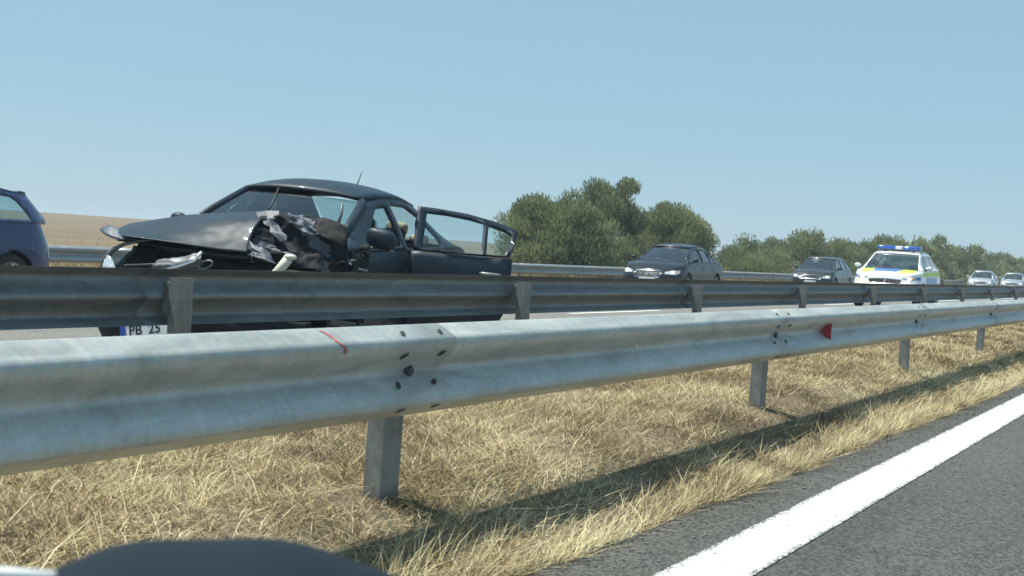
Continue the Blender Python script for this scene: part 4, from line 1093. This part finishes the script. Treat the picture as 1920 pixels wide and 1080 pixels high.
c = build_car(r_, spec(HAT, hcrown=.07), mat('pale_grey_paint', (.40, .43, .46), .3, .55, coat=.8), grille=grille_bars(M['dark'], M['chrome'], 3), lamp='lamp_on'); place(r_, -14.4, 104, -87)
# blue people carrier, cut by the left edge of the picture
p_blu = mat('blue_paint', (.010, .028, .098), .33, .35, coat=.8)
MPV = spec(L=4.35, W=1.80, xf=1.34, xr=-1.28, rw=.32, xd1=.86, xd2=-.14, xd3=-1.05, hz=.86, seatx=.05, A=(1.25, .73, 1.0), T=(.45, .60, 1.43), C=(-1.72, .56, 1.40), D=(-2.03, .66, 1.04),
    top=[(2.17, .76), (2.0, .82), (1.7, .92), (1.2, 1.0), (.9, 1.01), (0, 1.02), (-1, 1.035), (-2.17, 1.045)],
    roof=[(.45, 1.43), (.1, 1.465), (-.5, 1.48), (-1.2, 1.465), (-1.72, 1.40)],
    lamp=[('y', .48, .66), ('y', .76, .64), ('x', 1.78, .70), ('x', 1.72, .82), ('y', .74, .79), ('y', .52, .74)],
    tail=[('y', .66, .62), ('x', -2.10, .62), ('x', -2.06, .95), ('y', .66, .95)],
    windows=[('front_window', [(1.0, 1.03), (-.10, 1.05), (-.10, 1.41), (.34, 1.395), (.44, 1.37)]), ('rear_window_side', [(-.18, 1.05), (-1.06, 1.065), (-1.06, 1.415), (-.5, 1.42), (-.18, 1.42)]), ('quarter_window', [(-1.12, 1.075), (-1.66, 1.085), (-1.60, 1.20), (-1.50, 1.34), (-1.42, 1.385), (-1.12, 1.405)])])
r_ = car_root('people_carrier', 'dark blue people carrier cut off by the left edge of the photo', 'car', QG)
c = build_car(r_, MPV, p_blu, grille=grille_bars(M['dark'], M['chrome'], 3), glassm='clear')
MB().tube([(-1.66, -.48, 1.455), (-1.78, -.46, 1.45), (-1.79, 0, 1.455), (-1.78, .46, 1.45), (-1.66, .48, 1.455)], [.018, .018, .02, .018, .018], 8).build('spoiler', p_blu, r_, True)
place(r_, -14.8, 10.4, -90)
# police car
p_pol = mat('white_paint', (.78, .79, .80), .3, coat=.8)
M['pol_yel'] = mat('fluorescent_yellow_film', (.55, .75, .06), .4)
M['pol_blue'] = mat('blue_film', (.03, .14, .48), .35, coat=.4)
M['beacon'] = mat('blue_beacon', (.01, .10, .50), .12, coat=1)
SUV = spec(L=4.70, W=1.88, zb=.26, xf=1.42, xr=-1.36, rw=.36, xd1=.92, xd2=-.08, xd3=-1.06, hz=.94, crease=.95, A=(1.25, .76, 1.08), T=(.45, .63, 1.52), C=(-1.80, .58, 1.50), D=(-2.16, .66, 1.13), hcrown=.06, fslope=.13, plate_z=.56,
    top=[(2.35, .90), (2.2, .93), (1.9, .99), (1.3, 1.06), (.9, 1.07), (0, 1.09), (-1, 1.105), (-2.35, 1.12)],
    roof=[(.45, 1.52), (.1, 1.56), (-.5, 1.58), (-1.2, 1.565), (-1.80, 1.50)],
    lamp=[('y', .52, .80), ('y', .84, .80), ('x', 2.0, .84), ('x', 1.95, .89), ('y', .80, .88), ('y', .54, .86)],
    grille=[(0, .70), (.42, .70), (.48, .75), (.50, .82), (0, .84)], intake=[(0, .34), (.52, .35), (.58, .50), (0, .52)], fog=[(.68, .56), (.86, .58), (.86, .66), (.68, .66)],
    tail=[('y', .62, .86), ('x', -2.14, .84), ('x', -2.06, 1.02), ('y', .60, 1.02)],
    windows=[('front_window', [(1.0, 1.11), (-.04, 1.13), (-.04, 1.50), (.36, 1.48), (.46, 1.455)]), ('rear_window_side', [(-.12, 1.13), (-1.0, 1.145), (-1.0, 1.50), (-.5, 1.515), (-.12, 1.512)]), ('quarter_window', [(-1.06, 1.15), (-1.90, 1.17), (-1.72, 1.42), (-1.06, 1.495)])])
pol = empty('police_car'); pol['label'] = 'white police car with yellow and blue markings and a blue roof light bar'; pol['category'] = 'police car'
c = build_car(pol, SUV, p_pol, grille=grille_bars(M['dark'], M['chrome'], 22, vertical=True), lamp='lamp_on', rails=True)
place(pol, -8.5, 38.5, -87)
def hood_decal(name, poly, m, z=.004, step=.08):
    P_, T_ = triangulate(poly, step=step); V = [c.hood_pt(a, b, z) for a, b in P_]
    return mesh_obj(name, V, T_, m, pol)
hood_decal('yellow_panel', [(1.22, -.70), (1.22, -.42), (1.95, -.40), (2.0, -.62), (1.7, -.74)], M['pol_yel'])
hood_decal('yellow_panel', [(1.22, .70), (1.22, .40), (1.95, .30), (2.08, .50), (1.7, .74)], M['pol_yel'])
hood_decal('blue_panel', [(1.40, -.38), (1.40, .36), (1.92, .26), (1.92, -.36)], M['pol_blue'])
tm = text_mesh('ПОЛИЦИЯ', .17, mat('pale_blue_lettering', (.35, .55, .85), .4), pol, (0, 0, 0), (0, 0, 0), name='bonnet_lettering', extrude=0)
for v in tm.data.vertices:
    a, b = 1.68+v.co.y*1.3, v.co.x
    v.co = Vector(c.hood_pt(a, -b*-1 if False else b*1.0, .008)) if False else Vector(c.hood_pt(1.66-(-v.co.y)*1.2*1, -v.co.x*-1, .008))
for sd in (1, -1):
    ztop = lambda x: c.belt(x)-.02
    for x0, x1 in ((.93, -.075), (-.085, -1.05)):
        c.panel('yellow_stripe', [(c.sx(x0-.01), .93), (c.sx(x1+.01), .93), (c.sx(x1+.01), ztop(x1)), (c.sx(x0-.01), ztop(x0))], m=M['pol_yel'], off=.004, sides=(sd,))
        c.panel('blue_stripe', [(c.sx(x0-.01), .60), (c.sx(x1+.01), .60), (c.sx(x1+.01), .92), (c.sx(x0-.01), .92)], m=M['pol_blue'], off=.004, sides=(sd,))
    c.panel('yellow_stripe', [(c.sx(1.75), .96), (c.sx(.94), .93), (c.sx(.94), ztop(.94)), (c.sx(1.75), ztop(1.75)-.01)], m=M['pol_yel'], off=.004, sides=(sd,))
    c.panel('yellow_stripe', [(c.sx(-1.10), .93), (c.sx(-1.95), .95), (c.sx(-1.95), ztop(-1.95)), (c.sx(-1.10), ztop(-1.1))], m=M['pol_yel'], off=.004, sides=(sd,))
    c.panel('blue_stripe', [(c.sx(1.95), .82), (c.sx(1.72), .83), (c.sx(1.72), .92), (c.sx(1.95), .90)], m=M['pol_blue'], off=.005, sides=(sd,))
    c.panel('yellow_corner', [(c.sy(.66), .36), (c.sx(1.98), .36), (c.sx(1.96), .53), (c.sy(.70), .53)], m=M['pol_yel'], off=.005, sides=(sd,), step=.05)
bar = MB().box((-.0, 0, 1.655), (.20, 1.10, .03)).build('light_bar', M['dark'], pol, bevel=.01)
bar.location.x = .12
for y, w, m_ in ((-.36, .50, 'beacon'), (.36, .50, 'beacon'), (0, .20, 'plate')):
    MB().box((0, y, 1.725), (.24, w, .095)).build('beacon', M[m_], bar, bevel=.03, smooth=True)
for y in (-.4, .4): MB().box((0, y, 1.625), (.06, .05, .05)).build('bracket', M['dark'], bar)
c = None

# ================================================================== bushes and trees
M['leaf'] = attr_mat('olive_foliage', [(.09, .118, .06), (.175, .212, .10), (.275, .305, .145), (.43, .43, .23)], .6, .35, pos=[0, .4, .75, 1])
M['bark'] = mat('grey_bark', (.07, .055, .04), .9, var=.3, vscale=20, bump=.4)
def bush(x, y, w, h, label, cat, leaves, group=None, trunk_h=.3, flat=.0, tone=0., stems=5, seed=0, clumps=34, z0=.0, lsize=1., crown_low=0.):
    rs = np.random.default_rng(seed+100); gz = -.15
    root = empty('tamarisk_bush' if trunk_h < .9 else 'tree', (x, y, gz)); tag(root, label, cat, group)
    cen = []
    # clump centres spread through an uneven dome
    while len(cen) < clumps:
        a = rs.uniform(0, 2*np.pi); rr = np.sqrt(rs.uniform(0, 1)); t = rs.uniform(0, 1)**.75
        pf = math.sqrt(max(.03, 1-((t-.42)/.64)**2)); lob = 1+.13*math.sin(3*a+seed)+.08*math.sin(7*a+2*seed)
        px_ = np.cos(a)*rr*w*.41*pf*lob; py_ = np.sin(a)*rr*w*.41*pf*lob
        hh = h*(1+.10*math.sin(a*2+seed)+.06*math.sin(5*a+seed))
        pz = trunk_h+crown_low+(hh-.13*min(w, 4)-.12-trunk_h-crown_low)*t
        cen.append((px_, py_, pz))
    cen = np.array(cen)
    per = leaves//clumps; B = []; D = []; S = []; RN = []
    for q in cen:
        rad = rs.uniform(.10, .19)*min(w, 4.2)
        n_ = int(per*rs.uniform(.6, 1.4))
        d = rs.normal(0, 1, (n_, 3)); d /= np.linalg.norm(d, axis=1)[:, None]; r2 = rad*rs.uniform(.15, 1, n_)**.6
        p = q+d*r2[:, None]*np.array([1, 1, .8])
        o = p-np.array([0, 0, trunk_h*.4]); o /= np.linalg.norm(o, axis=1)[:, None]+1e-6
        dd = o*.8+d*.35+np.array([0, 0, .75])+rs.normal(0, .30, (n_, 3)); dd /= np.linalg.norm(dd, axis=1)[:, None]
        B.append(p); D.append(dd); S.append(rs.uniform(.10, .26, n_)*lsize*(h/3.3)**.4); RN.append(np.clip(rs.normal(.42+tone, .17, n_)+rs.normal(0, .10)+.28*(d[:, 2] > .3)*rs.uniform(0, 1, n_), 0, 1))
    B = np.concatenate(B); D = np.concatenate(D); S = np.concatenate(S); RN = np.concatenate(RN)
    ok = B[:, 2] > .05; B, D, S, RN = B[ok], D[ok], S[ok], RN[ok]
    n_ = len(B); side = np.cross(D, rs.normal(0, 1, (n_, 3))); side /= np.linalg.norm(side, axis=1)[:, None]+1e-6
    wd_ = (S*.13)[:, None]*side
    V = np.stack([B-wd_*.6, B+D*S[:, None]*.45-wd_, B+D*S[:, None], B+D*S[:, None]*.45+wd_], 1).reshape(-1, 3)
    me = bpy.data.meshes.new('crown'); me.vertices.add(n_*4); me.vertices.foreach_set('co', V.astype(np.float32).ravel())
    me.loops.add(n_*4); me.loops.foreach_set('vertex_index', np.arange(n_*4, dtype=np.int32)); me.polygons.add(n_); me.polygons.foreach_set('loop_start', (np.arange(n_)*4).astype(np.int32)); me.update(calc_edges=True)
    at_ = me.attributes.new('rnd', 'FLOAT', 'POINT'); at_.data.foreach_set('value', np.repeat(RN, 4).astype(np.float32))
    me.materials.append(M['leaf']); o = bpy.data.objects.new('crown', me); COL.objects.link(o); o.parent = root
    # limbs reach into the clumps
    tk = MB()
    for i in range(stems):
        q = cen[int(rs.integers(0, len(cen)))]; b0 = Vector((rs.uniform(-.12, .12)*w*.3, rs.uniform(-.1, .1), 0)); e_ = Vector(q)
        mid = b0.lerp(e_, .45)+Vector((rs.uniform(-.15, .15), rs.uniform(-.15, .15), h*.08)); r0_ = .03*h/3+.02
        tk.tube([b0, b0.lerp(mid, .5)+Vector((0, 0, .05)), mid, e_], [r0_, r0_*.8, r0_*.55, r0_*.2], 6)
        for j in range(3):
            q2 = Vector(cen[int(rs.integers(0, len(cen)))]); m2_ = mid.lerp(q2, .5); tk.tube([mid, m2_+Vector((0, 0, .1)), q2], [r0_*.4, r0_*.25, r0_*.1], 5)
    tk.build('trunk', M['bark'], root, True)
    return root
SG = 'bushes in a row behind the far shoulder guardrail'
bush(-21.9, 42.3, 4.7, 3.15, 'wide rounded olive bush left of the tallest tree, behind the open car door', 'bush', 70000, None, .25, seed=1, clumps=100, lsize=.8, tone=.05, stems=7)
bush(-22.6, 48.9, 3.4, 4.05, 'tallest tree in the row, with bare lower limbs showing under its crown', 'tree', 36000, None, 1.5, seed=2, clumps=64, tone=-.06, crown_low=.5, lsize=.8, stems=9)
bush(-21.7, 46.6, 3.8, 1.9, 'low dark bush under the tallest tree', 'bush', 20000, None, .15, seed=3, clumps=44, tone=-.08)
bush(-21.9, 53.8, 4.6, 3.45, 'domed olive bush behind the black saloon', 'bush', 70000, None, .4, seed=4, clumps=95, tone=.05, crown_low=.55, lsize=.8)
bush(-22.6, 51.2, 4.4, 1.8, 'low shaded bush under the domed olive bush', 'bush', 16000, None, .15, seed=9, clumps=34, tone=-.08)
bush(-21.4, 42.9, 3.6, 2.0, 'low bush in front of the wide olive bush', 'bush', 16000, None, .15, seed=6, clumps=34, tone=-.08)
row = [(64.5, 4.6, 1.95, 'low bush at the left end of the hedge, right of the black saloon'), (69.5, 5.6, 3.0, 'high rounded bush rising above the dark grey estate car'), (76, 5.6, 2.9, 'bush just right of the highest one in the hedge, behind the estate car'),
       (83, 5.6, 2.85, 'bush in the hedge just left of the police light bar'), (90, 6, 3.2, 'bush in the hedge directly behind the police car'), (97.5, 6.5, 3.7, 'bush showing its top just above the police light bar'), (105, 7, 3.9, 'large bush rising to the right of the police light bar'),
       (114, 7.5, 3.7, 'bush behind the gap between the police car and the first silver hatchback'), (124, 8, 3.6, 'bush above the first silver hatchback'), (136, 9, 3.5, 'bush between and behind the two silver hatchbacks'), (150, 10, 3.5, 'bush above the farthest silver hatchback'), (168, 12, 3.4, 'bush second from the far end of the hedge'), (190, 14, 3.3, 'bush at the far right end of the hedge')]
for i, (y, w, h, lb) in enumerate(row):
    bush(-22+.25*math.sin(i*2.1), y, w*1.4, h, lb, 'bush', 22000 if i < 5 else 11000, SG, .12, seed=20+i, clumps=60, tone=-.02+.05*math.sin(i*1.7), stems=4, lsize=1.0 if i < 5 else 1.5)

# ================================================================== photographer's own dashboard, close to the lens
M['dash'] = mat('grey_dashboard_plastic', (.010, .018, .026), .9, spec=.2, bump=.02, bscale=60)
dash = empty('dashboard', (-.46, .54, .70)); tag(dash, 'blurred dark dashboard hump close to the camera at the lower left', 'dashboard')
V = []; F = []; nu_, nv_ = 41, 17
for i in range(nu_):
    a = -1+2*i/(nu_-1)
    for j in range(nv_):
        b = -1+2*j/(nv_-1)
        zz = .182-.037*abs(a)**2.3+.0012*math.sin(a*9)-.06*b*b
        V.append((a*.125, b*.11, zz))
for i in range(nu_-1):
    for j in range(nv_-1): F.append((i*nv_+j, (i+1)*nv_+j, (i+1)*nv_+j+1, i*nv_+j+1))
cowl = mesh_obj('instrument_hood', V, F, M['dash'], dash); cowl.rotation_euler = (0, 0, PSI+R(0))
md = cowl.modifiers.new('solid', 'SOLIDIFY'); md.thickness = .03; md.offset = -1
MB().box((.02, -.05, .03), (.70, .30, .06)).build('dashboard_top', M['dash'], dash, bevel=.03, smooth=True).rotation_euler = (0, 0, PSI)
trim = MB().tube([(-.30, -.06, .166), (-.13, -.03, .166), (-.085, -.03, .165)], .0040, 8).build('trim_strip', M['plate'], dash, True); trim.rotation_euler = (0, 0, PSI)

# summer haze over the road
hz = MB().box((-300, 1500, 2.1), (9000, 12500, 14)).build('haze', None); hz.display_type = 'WIRE'
hm = bpy.data.materials.new('haze'); hm.use_nodes = True; hm.node_tree.nodes.clear()
ho = hm.node_tree.nodes.new('ShaderNodeOutputMaterial'); hv = hm.node_tree.nodes.new('ShaderNodeVolumePrincipled')
hv.inputs['Density'].default_value = .0009; hv.inputs['Color'].default_value = (.80, .90, 1, 1); hv.inputs['Anisotropy'].default_value = .1
hm.node_tree.links.new(hv.outputs[0], ho.inputs['Volume']); hz.data.materials.append(hm); hz['kind'] = 'stuff'
